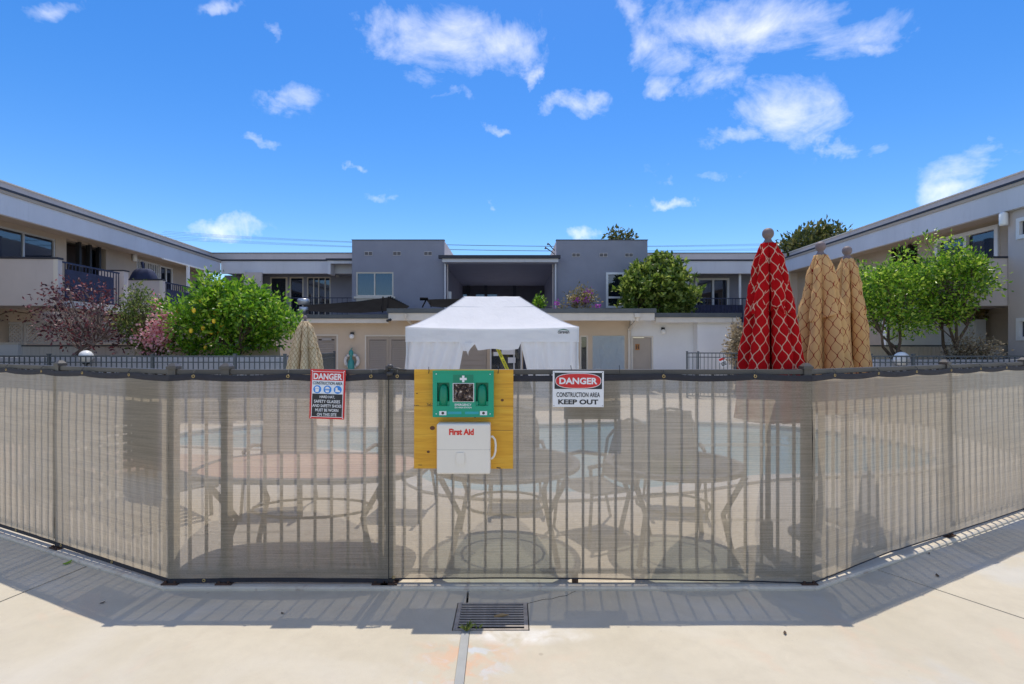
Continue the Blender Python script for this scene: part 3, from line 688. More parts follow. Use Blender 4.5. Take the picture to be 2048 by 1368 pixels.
def ppanel(name, x0, y0, x1, y1, y, th, mat, parent, piv, rot=0, bevel=0):
    a, b = at(x0, y1, YS), at(x1, y0, YS)
    return panel(name, (a.x+b.x)/2, (a.z+b.z)/2, b.x-a.x, b.z-a.z, y, th, mat, parent, rot, piv, bevel)
def disc(name, px, py, r, y, th, mat, parent, piv, rot, sx_=1.0, n=28):
    c = at(px, py, YS); M = Matrix.Translation(piv) @ Matrix.Rotation(rot, 4, 'Y') @ Matrix.Translation((-piv[0], -piv[1], -piv[2])) @ Matrix.Translation((c.x, y, c.z)) @ FACE
    return MB(M).prism([(r*k*sx_*math.cos(2*math.pi*i/n), r*k*math.sin(2*math.pi*i/n)) for i in range(n)], -th, 0).build(name, mat, parent)
def stadium(name, px, py, w, h, y, th, mat, parent, piv, rot, ex=2.6, n=40):
    c = at(px, py, YS); M = Matrix.Translation((c.x, y, c.z)) @ FACE; pts = []
    for i in range(n):
        a = 2*math.pi*i/n; ca, sa = math.cos(a), math.sin(a)
        pts.append((w*k/2*math.copysign(abs(ca)**(2/ex), ca), h*k/2*math.copysign(abs(sa)**(2/ex), sa)))
    return MB(M).prism(pts, 0, th).build(name, mat, parent)
# hard hat sign
c = at(655, 788, YS); piv = tuple(c); rot = R(1.9); y = YS
s = thing('danger_sign', 'red bordered hard hat danger sign with three blue circles', 'sign', (c.x, y, c.z))
ppanel('plate', 620, 739, 690, 838, y, .003, red_paint, s, piv, rot)
ppanel('inner_border', 623.5, 743, 686.5, 834.5, y-.0012, .001, white_paint, s, piv, rot)
ppanel('red_field', 624.5, 744, 685.5, 761, y-.0022, .001, red_paint, s, piv, rot)
ppanel('pale_field', 624.5, 761.3, 685.5, 787.6, y-.0022, .001, sign_pale, s, piv, rot)
ppanel('black_field', 624.8, 788, 685.2, 833.3, y-.0022, .001, black_paint, s, piv, rot)
txt('DANGER', 655, 753, 57, 12.5, white_paint, s, y-.0034, piv, rot, .03)
txt('CONSTRUCTION AREA', 655, 766.5, 59, 6.2, black_paint, s, y-.0034, piv, rot, .012)
for i, px in enumerate((634.5, 655, 675.5)):
    d = disc('pictogram', px, 779, 8, y-.0030, .001, blue_paint, s, piv, rot)
    def w2(nm, poly, dy=.0042):
        cc = at(px, 779, YS); MM = Matrix.Translation(piv) @ Matrix.Rotation(rot, 4, 'Y') @ Matrix.Translation((-piv[0], -piv[1], -piv[2])) @ Matrix.Translation((cc.x, y-dy, cc.z)) @ FACE
        MB(MM).prism([(a*k, b*k) for a, b in poly], 0, .0008).build(nm, white_paint if nm != 'goggles' else blue_paint, d)
    if i < 2:
        w2('head', [(-3, -5.5), (2.6, -5.5), (3.6, -1.5), (3.6, 1), (-3.4, 1), (-3.8, -2)])
        w2('hat', [(-5.2, 1.6), (4.8, 1.6), (4, 3.2), (2.4, 5), (-.4, 5.8), (-3, 4.8), (-4.4, 3)])
        if i: w2('goggles', [(-3, -1.6), (3.4, -1.6), (3.4, .4), (-3, .4)], .0052)
    else: w2('boot', [(-4.6, -4.4), (5, -4.4), (5, -2), (2, -.6), (-.2, .4), (-.4, 4.6), (-4.4, 4.6)])
for i, l in enumerate(('HARD HAT,', 'SAFETY GLASSES', 'AND SAFETY SHOES', 'MUST BE WORN', 'ON THIS SITE')):
    txt(l, 655, 794.2+8.7*i, (30, 52, 58, 46, 39)[i], 5.9, white_paint, s, y-.0034, piv, rot, .014)
for (a, b) in ((623, 742), (687, 742), (623, 835.5), (687, 835.5)): disc('rivet', a, b, 1.1, y-.0004, .002, white_paint, s, piv, rot, n=8)
# keep out sign
c = at(1156, 778, YS); piv = tuple(c); rot = R(.3)
s = thing('keep_out_sign', 'white construction area keep out sign with red danger oval', 'sign', (c.x, y, c.z))
ppanel('plate', 1105.5, 742, 1207.5, 814, y, .003, white_paint, s, piv, rot, .0)
ppanel('black_field', 1109, 745.5, 1204, 778, y-.0012, .001, black_paint, s, piv, rot)
stadium('oval_rim', 1156.5, 761.8, 92, 31, y-.0015, .001, white_paint, s, piv, rot)
stadium('red_oval', 1156.5, 761.8, 89.5, 28.5, y-.0030, .001, red_paint, s, piv, rot)
txt('DANGER', 1156.5, 761.8, 76, 13.2, white_paint, s, y-.0052, piv, rot, .035)
txt('CONSTRUCTION AREA', 1156.5, 789.5, 87, 9.6, black_paint, s, y-.0014, piv, rot, .016)
txt('KEEP OUT', 1156.5, 803.8, 80, 10, black_paint, s, y-.0014, piv, rot, .035)
for (a, b) in ((1108, 744.5), (1205, 744.5), (1108, 811.5), (1205, 811.5)): disc('rivet', a, b, .9, y-.0005, .002, ink, s, piv, rot, n=8)
bo = thing('notice_board', 'grey board hung inside the fence behind the keep out sign', 'board', at(1185, 790, 3.66))
MB().box((xat(1128, 3.66), 3.652, zat(838, 3.66)), (xat(1240, 3.66), 3.662, zat(747, 3.66))).build('panel', simple('board_grey', (.25, .25, .25), .7), bo)
# plywood board
c = at(927, 838, YS); piv = tuple(c); rot = R(.15); yb = YS-.004
s = thing('plywood_board', 'square orange plywood board tied to the fence behind the first aid gear', 'board', (c.x, yb, c.z))
ppanel('sheet', 828.5, 739, 1026.5, 937, yb, .014, ply_m, s, piv, rot)
txt('367', 861, 809.5, 15, 6, ink, s, yb-.0004, piv, rot, -.005); txt('II.IO', 833.5, 811, 10, 2.2, ink, s, yb-.0004, piv, rot, .02)
txt('m.m.m', 841, 930, 7, 1.8, ink, s, yb-.0004, piv, rot, .02); ppanel('staple', 1003, 926.5, 1011, 928.6, yb-.0008, .001, ink, s, piv, R(6))
knot_m = simple('knot', (.14, .05, .015), .6, .4, 60)
for (a, b, r) in ((865, 856, 4.2), (857, 903.5, 2.6), (1004.5, 800, 2.6), (834, 787, 1.2), (950, 834, 1.6)): disc('knot', a, b, r, yb-.0004, .0008, knot_m, s, piv, rot, 1.2)
for (a, b, w, h) in ((1000, 811.5, 52, .7), (1004, 860, 44, .8), (846, 812.5, 34, .6)): ppanel('ply_seam', a-w/2, b-h/2, a+w/2, b+h/2, yb-.0003, .0006, knot_m, s, piv, R(.4))
for a in (857, 996): MB().tube([at(a, 747, yb-.003)+Vector((0, 0, 0)), at(a+1, 741, yb-.004), at(a+.5, 736, yb+.004), at(a+.5, 733.8, yb+.05)], .0022, 6).build('zip_tie', black_m, s)
# green eyewash station
c = at(928, 786.5, YS); piv = tuple(c); rot = 0; ye = yb-.055
s = thing('eyewash_station', 'green emergency eyewash station with white cross on the plywood board', 'eyewash station', (c.x, ye, c.z))
a0, b0 = at(868, 832, YS), at(988, 741, YS)
pk = [(at(x0, y1, YS).x, at(x1, y1, YS).x, at(x0, y1, YS).z, at(x0, y0, YS).z) for (x0, y0, x1, y1) in ((876.5, 764, 901, 810), (952.5, 764, 977.5, 810))]
wall_open(Matrix.Translation((0, ye, 0)), a0.x, b0.x, a0.z, b0.z, .045, pk, 'housing', green_plastic, s)
bx('back_plate', (a0.x+.002, ye+.0455, a0.z+.002), (b0.x-.002, ye+.0545, b0.z-.002), green_plastic, s)
ppanel('lip', 868, 740.6, 988, 743, ye-.004, .004, green_plastic, s, piv)
for (u0, u1, z0, z1) in pk:
    u = (u0+u1)/2; w = (u1-u0)*.40
    MB().lathe((u, ye+.026, z0+.004), [(w, 0), (w, .06), (w*.93, .1), (w*.75, .125), (w*.4, .138), (w*.02, .142)], 20).build('bottle', green_dark, s, True)
    bx('cradle', (u0, ye+.008, z0), (u1, ye+.014, z0+.03), green_plastic, s)
ppanel('cross_field', 908.5, 748.5, 948, 765, ye-.0025, .002, green_dark, s, piv)
ppanel('cross', 921.5, 754.5, 935, 759, ye-.0042, .001, white_paint, s, piv); ppanel('cross', 926, 750, 930.6, 763.2, ye-.0055, .001, white_paint, s, piv)
ppanel('mirror_frame', 907.5, 764.9, 949.5, 802, ye-.003, .002, white_paint, s, piv); ppanel('mirror', 909, 766, 948, 801, ye-.0048, .001, mirror_m, s, piv)
txt('EMERGENCY', 928, 807.5, 33, 4.4, white_paint, s, ye-.001, piv, rot, .02); txt('EYE WASH STATION', 928, 813, 33, 3, white_paint, s, ye-.001, piv, rot, .02)
for a in (888, 968): ppanel('sticker', a-7, 820, a+7, 828, ye-.0012, .001, white_paint, s, piv); disc('symbol', a, 824, 2.8, ye-.0016, .001, ink, s, piv, 0, n=10)
for a in (911, 945): ppanel('instruction_strip', a-13.5, 821, a+13.5, 826, ye-.001, .0008, simple('strip_blue', (.02, .35, .42), .4), s, piv)
for (a, b) in ((875, 747), (981, 747.5), (875, 825.5), (981, 825.5)): disc('screw', a, b, 1.1, ye-.0006, .002, white_paint, s, piv, 0, n=10)
# first aid box
yf = yb-.105; c = at(930, 892, YS)
s = thing('first_aid_box', 'off white plastic first aid box with side handle on the plywood board', 'first aid kit', (c.x, yf, c.z))
KS = YS/F
def fpt(px, py): return at(px, py, YS)
a0, b0 = fpt(877.7, 941), fpt(982, 843); zs = fpt(930, 893).z
bx('case', (a0.x, yf, a0.z), (b0.x, yf+.104, b0.z), kit_white, s, bevel=.012)
bx('lid_seam', (a0.x-.0004, yf-.0006, zs-.0008), (b0.x+.0004, yf+.1, zs+.0008), simple('seam_grey', (.45, .42, .37), .6), s)
l = stadium('latch', 924, 910, 17, 23, yf-.003, .004, kit_white, s, piv, 0, 3)
ppanel('hinge_bar', 916, 898.5, 932, 901, yf-.006, .004, kit_white, l, tuple(c))
pts = [fpt(*p) for p in ((979, 871), (986, 870), (990.5, 876), (992, 886), (991.5, 899), (989, 908), (985, 913), (979, 914))]
MB().tube([Vector((p.x, yf+.05, p.z)) for p in pts], .0075, 8).build('handle', kit_white, s, True)
txt('First Aid', 926, 858.5, 48, 12.5, kit_red, s, yf-.0008, piv, 0, .045)
# loose ties on the fence top
for i, a in enumerate((1142, 1239)): tag(MB().tube([at(a, 748, 3.585), at(a+.5, 738, 3.58), at(a-.5, 731, 3.6)], .0025, 5).build('cable_tie', black_m), ('short black cable tie above the keep out sign', 'short black cable tie right of the keep out sign')[i], 'cable tie')

# ================================================================ PATIO FURNITURE BEHIND THE SCREEN
def sup(w, d, ex, n=48): return [(w/2*math.copysign(abs(math.cos(2*math.pi*i/n))**(2/ex), math.cos(2*math.pi*i/n)), d/2*math.copysign(abs(math.sin(2*math.pi*i/n))**(2/ex), math.sin(2*math.pi*i/n))) for i in range(n)]
def table(label, x, y, w, d, ex, glass_top_, h=.72):
    t = thing('patio_table', label, 'table', (x, y, .02))
    ou = [(x+a, y+b) for a, b in sup(w, d, ex)]; inn = [(x+a, y+b) for a, b in sup(w-.10, d-.10, ex)]; n = len(ou)
    m = MB()
    for i in range(n):
        j = (i+1) % n; A_, B_, C_, D_ = ou[i], ou[j], inn[j], inn[i]
        m._add([(*A_, h-.035), (*B_, h-.035), (*C_, h-.035), (*D_, h-.035), (*A_, h), (*B_, h), (*C_, h), (*D_, h)], [(0,1,5,4),(4,5,6,7),(2,3,7,6),(3,2,1,0)])
    m.build('rim', table_metal, t)
    MB().prism(inn, h-.018, h-.004).build('table_top', glass_top if glass_top_ else tile_m, t)
    for sx_ in (-1, 1):
        for sy in (-1, 1):
            MB().tube([(x+sx_*w*.38, y+sy*d*.36, h-.03), (x+sx_*w*.27, y+sy*d*.26, .38), (x+sx_*w*.33, y+sy*d*.32, .02)], [.022, .02, .022], 8).build('leg', table_metal, t, True)
    MB().tube([(x+w*.27*math.cos(i*math.pi/8), y+d*.26*math.sin(i*math.pi/8), .38) for i in range(17)], .011, 6).build('ring_brace', table_metal, t)
    return t
table('oval salmon tiled patio table behind the left front screen', -1.57, 4.13, 1.72, .95, 3.2, False)
table('round glass patio table behind the first aid board', -.06, 4.27, 1.22, 1.22, 2, True)
table('smaller round glass patio table left of the red umbrella', 1.30, 4.24, 1.08, 1.08, 2, True)
def chair(label, x, y, rz):
    t = thing('patio_chair', label, 'chair', (x, y, .02)); M = Matrix.Translation((x, y, .02)) @ Matrix.Rotation(rz, 4, 'Z')
    MB(M).grid(lambda u, v: (-.24+.48*u, -.24+.48*v, .42-.03*math.sin(math.pi*u)-.02*v), 8, 8).build('seat', sling_m, t, True)
    MB(M).grid(lambda u, v: ((-.24+.48*u)*(1-.10*v*v), .24+.16*v-.03*math.sin(math.pi*u), .42+.52*v), 8, 8).build('backrest', sling_m, t, True)
    arch = [(-.245, .24, .40)] + [(-.245*math.cos(a)*(1-.0*a), .24+.17*min(1, .35+math.sin(a)), .40+.36+.20*math.sin(a)) for a in [i*math.pi/10 for i in range(11)]] + [(.245, .24, .40)]
    MB(M).tube(arch, .014, 8).build('back_frame', table_metal, t, True)
    for s_ in (-1, 1):
        MB(M).tube([(s_*.25, -.25, .64), (s_*.255, -.24, .42), (s_*.27, -.28, 0)], .014, 8).build('leg', table_metal, t, True)
        MB(M).tube([(s_*.25, .24, .42), (s_*.265, .30, .2), (s_*.28, .36, 0)], .014, 8).build('leg', table_metal, t, True)
        MB(M).tube([(s_*.25, -.27, .64), (s_*.255, 0, .655), (s_*.25, .28, .60)], [.016, .02, .016], 8).build('armrest', table_metal, t, True)
        MB(M).tube([(s_*.25, -.24, .41), (s_*.25, .24, .40)], .013, 8).build('side_rail', table_metal, t)
    return t
for (x, y, rz, lab) in ((-2.3, 5.2, .15, 'sling patio chair behind the left end of the oval table'), (-1.1, 5.15, -.1, 'sling patio chair behind the right end of the oval table'), (.05, 5.35, .05, 'sling patio chair behind the first aid table'), (.75, 4.62, -1.1, 'sling patio chair between the two glass tables'), (1.62, 5.25, -.2, 'sling patio chair behind the smaller glass table')):
    chair(lab, x, y, rz)
def lounger(label, x, y, rz):
    t = thing('sun_lounger', label, 'lounger', (x, y, .02)); M = Matrix.Translation((x, y, .02)) @ Matrix.Rotation(rz, 4, 'Z')
    for s_ in (-1, 1): MB(M).tube([(s_*.31, -.95, .30), (s_*.31, .95, .30)], .02, 8).build('side_rail', table_metal, t)
    for i in range(11): MB(M).box((-.29, -.92+i*.115, .30), (.29, -.84+i*.115, .315)).build('strap', sling_m, t)
    for i in range(6): MB(M).box((-.29, .34+.06*i+.01, .34+.085*i), (.29, .39+.06*i, .41+.085*i)).build('back_strap', sling_m, t)
    for s_ in (-1, 1): MB(M).tube([(s_*.30, .32, .31), (s_*.30, .72, .88)], .018, 8).build('back_rail', table_metal, t)
    for sx_ in (-1, 1):
        for sy in (-.8, .8): MB(M).tube([(sx_*.31, sy, .29), (sx_*.31, sy*1.04, 0)], .018, 8).build('leg', table_metal, t)
lounger('strap sun lounger nearest the left fence corner', -3.75, 5.35, .9)
lounger('strap sun lounger farther left along the fence', -5.35, 6.3, .8)

def umbrella(label, x, y, h, zb, Rb, mat, seed, tone=None, sc_=1.0, pitch=.098, nfold=7, base=True):
    t = thing('patio_umbrella', label, 'umbrella', (x, y, .02)); rnd = random.Random(seed)
    ph = [rnd.uniform(-.35, .35) for _ in range(nfold)]; am = [rnd.uniform(.72, 1.06) for _ in range(nfold)]; off = rnd.uniform(0, 6.28)
    zt = h-.13
    def sheet(name, z0, z1, prof, sub, depth, lift, rag=0):
        n, nz = nfold*14, 40; vs = []; uvs = []; fs = []
        for j in range(nz+1):
            v = j/nz; z = z1+(z0-z1)*v; Rr = prof(z)+lift; arc = 0; prev = None; row = []
            for i in range(n+1):
                a = i/n*nfold; q = int(a) % nfold; fr = a-int(a); th = 2*math.pi*(i/n)+off+.05*math.sin(3*v+q)
                fold = abs(math.sin(math.pi*fr))**.75
                de = depth*min(1, .35+1.6*v)
                r = Rr*((1-de)+de*fold*am[q]) + .024*mnoise.noise(Vector((q*3.1+fr*2, v*4, seed)))*min(1, v*3) + .008*mnoise.noise(Vector((i*.5, v*14, seed+3)))*min(1, v*4)
                p = Vector((x+r*math.cos(th+ph[q]*(1-abs(2*fr-1))*v), y+r*math.sin(th+ph[q]*(1-abs(2*fr-1))*v), z - .03*(1-fold)*v - .015*am[q]*v - rag*v*v*(mnoise.noise(Vector((q*2.7+fr*1.6, 3, seed)))+.6*fold-.3)))
                if prev is not None: arc += (p-prev).length*1.0
                prev = p; vs.append(tuple(p)); row.append(arc)
            tot = row[-1]
            # cloth widens from the top, so the print keeps its size along every panel
            for i in range(n+1):
                q = (i/n*nfold); c_ = (row[i]-row[min(n, int(q)*14+7)])*1.15; uvs.append((c_/pitch + (int(q) % 2)*.5+.5, (z1-z)/(pitch*1.32)))
        for j in range(nz):
            for i in range(n):
                a = j*(n+1)+i; fs.append((a, a+n+1, a+n+2, a+1))
        me = bpy.data.meshes.new(name); me.from_pydata(vs, [], fs); uvl = me.uv_layers.new(name='UVMap')
        for lp in me.loops: uvl.data[lp.index].uv = uvs[lp.vertex_index]
        me.polygons.foreach_set('use_smooth', [True]*len(me.polygons)); o = link(name, me, mat, t)
        so = o.modifiers.new('s', 'SOLIDIFY'); so.thickness = .004
        return o
    P = [(0, .05), (.11, .105), (.33, .155), (.56, .20), (.79, .245), (1.0, .27), (1.4, .30)]
    def prof(z):
        d = max(0., (zt-z)/sc_)
        for (a, ra), (b, rb) in zip(P[:-1], P[1:]):
            if a <= d <= b: return (ra+(rb-ra)*(d-a)/(b-a))*Rb
        return P[-1][1]*Rb
    sheet('canopy', zb, zt, prof, 1, .58, 0)
    sheet('vent_flap', zt-.50*sc_, zt+.004, prof, 1, .46, .007, .07)
    MB().lathe((x, y, 0), [(.019, .05), (.019, zt)], 12).build('pole', pole_m, t, True)
    f = .036*sc_
    MB().lathe((x, y, zt-.01), [(.046*sc_, 0), (.05*sc_, .012), (.03*sc_, .03), (.022*sc_, .048), (.03*sc_, .058), (.038*sc_, .068), (.042*sc_, .085), (.040*sc_, .105), (.03*sc_, .122), (.015*sc_, .130), (.001, .132)], 18).build('finial', finial_m, t, True)
    MB().lathe((x, y, 0), [(.25, .022), (.25, .045), (.22, .06), (.05, .075), (.035, .09), (.035, .32), (.02, .33)], 24).build('base', table_metal, t, True)
    if 0: MB().tube([(x+(prof(zt-.75*sc_)+.012)*math.cos(2*math.pi*i/24), y+(prof(zt-.75*sc_)+.012)*math.sin(2*math.pi*i/24), zt-.78*sc_+.01*math.sin(i)) for i in range(25)], .004, 5).build('cord', pole_m, t)
    return t
umbrella('closed red umbrella with cream lattice print', xat(1536, 3.98), 3.98, 2.555, 1.12, 1.0, um_red, 11)
umbrella('front closed tan umbrella with red lattice print beside the red one', xat(1641, 4.50), 4.50, 2.555, 1.12, .95, um_tan, 5)
umbrella('rear closed tan umbrella with red lattice print behind the other tan one', xat(1694, 4.95), 4.95, 2.60, 1.12, .90, um_tan, 23)
umbrella('far closed cream umbrella beside the lemon tree', xat(610, 10.5), 10.5, 2.26, 1.0, 1.42, um_far, 9, sc_=1.0, pitch=.085)

# ================================================================ FAR POOL FENCE, PLANTERS, PATIO FENCES
fpk = MB().box((-.009, -.009, .08), (.009, .009, 1.40)).mesh('picket')
def far_fence(label, A, B, posts, pitch=.112, h=1.43):
    d = B-A; L = d.length; ang = math.atan2(d.y, d.x); M = Matrix.Translation(A) @ Matrix.Rotation(ang, 4, 'Z')
    t = thing('pool_fence', label, 'fence', A)
    MB(M).box((0, -.018, h-.035), (L, .018, h)).build('top_rail', fence_far, t); MB(M).box((0, -.015, .06), (L, .015, .09)).build('bottom_rail', fence_far, t)
    MB(M).box((0, -.014, h-.16), (L, .014, h-.135)).build('middle_rail', fence_far, t)
    for i in range(int(L/pitch)):
        o = link('picket', fpk, fence_far, t); o.matrix_basis = M @ Matrix.Translation((pitch*(i+.5), 0, 0))
    for s in posts:
        p = MB(M).box((s-.028, -.028, .018), (s+.028, .028, h+.02)).build('post', fence_far, t)
        MB(M).box((s-.034, -.034, h+.021), (s+.034, .034, h+.04)).build('post_cap', fence_far, p)
YF = 11.5
far_fence('far left pool fence in front of the shrubs', Vector((-13.2, YF, 0)), Vector((xat(572, YF), YF, 0)), [xat(p, YF)+13.2 for p in (98, 305, 470, 570)])
far_fence('far left pool fence return running back to the pool house', Vector((xat(574, YF), YF+.05, 0)), Vector((xat(574, YF)-.6, 16.4, 0)), [2.4, 4.8])
far_fence('far right pool fence in front of the citrus trees', Vector((xat(1740, YF)-.3, YF, 0)), Vector((13, YF-.3, 0)), [.3, xat(1822, YF)-xat(1740, YF)+.3, 4.6])
far_fence('short far fence in front of the white pool house wall', Vector((xat(1374, 16.4), 16.4, 0)), Vector((xat(1480, 15.9), 15.9, 0)), [0.0, .33])
far_fence('far right pool fence return behind the closed umbrellas', Vector((xat(1482, 15.9), 15.85, 0)), Vector((xat(1736, YF)-.3, YF+.05, 0)), [2.2])
sg = thing('small_notice', 'small tilted red and white notice on the far fence', 'sign', at(1446, 724, 16.0))
pv = at(1446, 724, 16.05); Mn = Matrix.Translation((pv.x, 16.05, pv.z)) @ Matrix.Rotation(R(-22), 4, 'Y')
MB(Mn).box((-.10, 0, -.15), (.10, .004, .15)).build('plate', white_paint, sg); MB(Mn).box((-.09, -.003, .06), (.09, -.001, .13)).build('red_field', red_paint, sg)
for i in range(3): MB(Mn).box((-.08, -.003, -.03-.04*i), (.08, -.001, -.005-.04*i)).build('text_bar', black_paint, sg)
def planter(label, x0, x1, y0, y1, h):
    t = thing('planter', label, 'planter', ((x0+x1)/2, y0, .02))
    bx('wall', (x0, y0, .02), (x1, y0+.18, h), planter_m, t); bx('wall', (x0, y0+.181, .02), (x0+.15, y1, h), planter_m, t); bx('wall', (x1-.15, y0+.181, .02), (x1, y1, h), planter_m, t)
    MB().grid(lambda u, v: (x0+.15+(x1-x0-.3)*u, y0+.18+(y1-y0-.2)*v, h-.05+.05*mnoise.noise(Vector((u*40, v*8, 1)))), 60, 10).build('soil', soil_m, t, True)
planter('long raised planter behind the far left fence', -13.6, xat(566, 11.9), 11.85, 13.55, 1.38)
planter('raised planter behind the far right fence', xat(1748, 11.9), 12.4, 11.8, 13.4, 1.33)
def plank_fence(label, x0, x1, y, z1, mat, w=.105, cap=True):
    t = thing('plank_fence', label, 'fence', ((x0+x1)/2, y, .02)); n = max(1, int((x1-x0)/w)); w = (x1-x0)/n
    me = MB().box((.003, 0, .05), (w-.003, .018, z1-.04)).mesh('plank')
    for i in range(n):
        o = link('plank', me, mat, t); o.location = (x0+w*i, y+random.uniform(0, .006), 0)
    bx('rail', (x0, y+.026, z1-.25), (x1, y+.06, z1-.16), mat, t); bx('rail', (x0, y+.026, .3), (x1, y+.06, .39), mat, t)
    if cap: bx('cap', (x0-.01, y-.02, z1-.038), (x1+.01, y+.07, z1), gutter, t)
    return t
YP = 13.7
plank_fence('cream plank fence under the lattice behind the purple shrub', xat(45, YP), xat(268, YP), YP, zat(690, YP), plank_m)
plank_fence('cream plank fence behind the pink flowering shrub', xat(270, YP+.05), xat(560, YP+.05), YP+.05, zat(692, YP), plank_tan)
w0 = thing('low_wall', 'short cream wall at the left picture edge below the lattice', 'wall', at(20, 700, YP-.1)); bx('wall', (xat(-40, YP), YP-.12, .02), (xat(44, YP), YP+.1, zat(689, YP)), pool_white, w0); bx('cap', (xat(-40, YP), YP-.14, zat(689, YP)+.001), (xat(44, YP)+.02, YP+.12, zat(689, YP)+.05), cream, w0)
plank_fence('tan plank fence behind the citrus trees', xat(1740, YP), xat(1912, YP), YP, zat(690, YP), plank_tan)
plank_fence('pale grey plank fence at the right picture edge', xat(1984, YP-.5), xat(2120, YP-.5), YP-.5, zat(687, YP-.5), plank_m)
# lattice
YL = 14.1
lt = thing('lattice_screen', 'grey diagonal lattice screen on top of the left patio fence', 'lattice', at(130, 670, YL)); zl0, zl1 = zat(688, YL), zat(644, YL)
for (a, b) in ((-60, 47), (50, 160), (163, 266)):
    x0, x1 = xat(a, YL), xat(b, YL)
    fr = MB(); fr.box((x0, YL-.03, zl0), (x0+.05, YL+.03, zl1)); fr.box((x1-.05, YL-.03, zl0), (x1, YL+.03, zl1)); fr.box((x0+.05, YL-.03, zl1-.06), (x1-.05, YL+.03, zl1)); fr.box((x0+.05, YL-.03, zl0), (x1-.05, YL+.03, zl0+.05)); f_ = fr.build('frame', lattice_m, lt)
    m = MB(); H = zl1-zl0-.11; st = .105
    for lay, sgn in ((0, 1), (1, -1)):
        if lay and a > 0: continue
        q = x0-H
        while q < x1+H:
            pa, pb = Vector((q, 0, zl0+.05)), Vector((q+sgn*H, 0, zl0+.05+H))
            # clip to the panel
            def cl(p, r):
                if p.x < x0+.05: k_ = (x0+.05-p.x)/(r.x-p.x); return p+(r-p)*k_
                if p.x > x1-.05: k_ = (x1-.05-p.x)/(r.x-p.x); return p+(r-p)*k_
                return p
            if max(pa.x, pb.x) > x0+.06 and min(pa.x, pb.x) < x1-.06:
                a_, b_ = cl(pa, pb), cl(pb, pa); nrm = Vector((-(b_-a_).z, 0, (b_-a_).x)).normalized()*.018; yy = YL-.008+lay*.009
                if (b_-a_).length > .05: m._add([(a_-nrm)+Vector((0, yy, 0)), (b_-nrm)+Vector((0, yy, 0)), (b_+nrm)+Vector((0, yy, 0)), (a_+nrm)+Vector((0, yy, 0)), (a_-nrm)+Vector((0, yy+.008, 0)), (b_-nrm)+Vector((0, yy+.008, 0)), (b_+nrm)+Vector((0, yy+.008, 0)), (a_+nrm)+Vector((0, yy+.008, 0))], [(0,1,2,3),(4,7,6,5),(0,4,5,1),(2,6,7,3)])
            q += st
    o = m.build('lattice_strips', lattice_m, lt); o['kind'] = 'stuff'
bx('back_board', (xat(163, YL), YL+.04, zl0), (xat(266, YL), YL+.06, zl1-.07), plank_m, lt)
def globe(label, px, py, Y, r=.16):
    p = at(px, py, Y); t = thing('globe_lamp', label, 'lamp', (p.x, Y, .02))
    MB().sphere((p.x, Y, p.z), r, 20, 12).build('globe', globe_m, t, True); MB().lathe((p.x, Y, .02), [(.05, 0), (.03, .05), (.03, p.z-r-.06), (.07, p.z-r-.04), (.07, p.z-r+.01)], 12).build('post', black_m, t, True)
globe('white globe lamp below the purple shrub', 172, 713, 11.72, .14); globe('white globe lamp below the citrus trees', 1803, 718, 11.7, .16)

# ================================================================ TENT
YT = 13.8; tx0, tx1 = xat(811, YT), xat(1158, YT); ze = zat(654, YT); zv = zat(684, YT); TD = 3.0
tn = thing('canopy_tent', 'white pop up canopy tent with torn front curtain', 'tent', ((tx0+tx1)/2, YT, .02))
rx0, rx1, ry, rz_ = xat(930, YT+1.5), xat(1038, YT+1.5), YT+1.5, zat(593, YT+1.5)
def roof_face(e0, e1, r0, r1, nu=16, nv=14, seed=0):
    def fn(u, v):
        e = Vector(e0).lerp(Vector(e1), u); r = Vector(r0).lerp(Vector(r1), u); p = e.lerp(r, v)
        p.z = ze+(rz_-ze)*(v**1.28) - .05*math.sin(math.pi*u)*(1-v)**3 + .008*mnoise.noise(Vector((u*6, v*5, seed)))
        return p
    return MB().grid(fn, nu, nv)
E = [(tx0, YT, ze), (tx1, YT, ze), (tx1, YT+TD, ze), (tx0, YT+TD, ze)]; RA, RB = (rx0, ry, rz_), (rx1, ry, rz_)
m = roof_face(E[0], E[1], RA, RB); m2 = roof_face(E[1], E[2], RB, RB, seed=3); m3 = roof_face(E[2], E[3], RB, RA, seed=5); m4 = roof_face(E[3], E[0], RA, RA, seed=7)
for q in (m2, m3, m4): m._add(q.v, q.f)
m.build('roof', tent_m, tn, True)
seam = simple('tent_seam', (.55, .56, .6), .8)
for (e, r) in ((E[0], RA), (E[1], RB)):
    MB().tube([Vector(e).lerp(Vector(r), v)+Vector((0, -.012, (ze+(rz_-ze)*v**1.28)-(ze+(rz_-ze)*v)+.008)) for v in [i/14 for i in range(15)]], .006, 5).build('seam', seam, tn)
pm = MB()
zz = ze+(rz_-ze)*.72**1.28; MB().tube([Vector(E[0]).lerp(Vector(RA), .72)+Vector((.03, -.012, (ze+(rz_-ze)*.72**1.28)-(ze+(rz_-ze)*.72))), Vector(E[0]).lerp(Vector(RA), .72).lerp(Vector(E[1]).lerp(Vector(RB), .72), .5)+Vector((0, -.012, (ze+(rz_-ze)*.72**1.28)-(ze+(rz_-ze)*.72)-.02)), Vector(E[1]).lerp(Vector(RB), .72)+Vector((-.03, -.012, (ze+(rz_-ze)*.72**1.28)-(ze+(rz_-ze)*.72)))], .005, 5).build('seam', seam, tn)
def sag(u): return .05*math.sin(math.pi*u)
def valance(a, b, z0f, name='valance'):
    A_, B_ = Vector(a), Vector(b)
    MB().grid(lambda u, v: (A_.x+(B_.x-A_.x)*u, A_.y+(B_.y-A_.y)*u-.012-.01*math.sin(u*30)*(1-v), z0f(u)+(ze-sag(u)-z0f(u))*v), 60, 6).build(name, tent_m, tn, True)
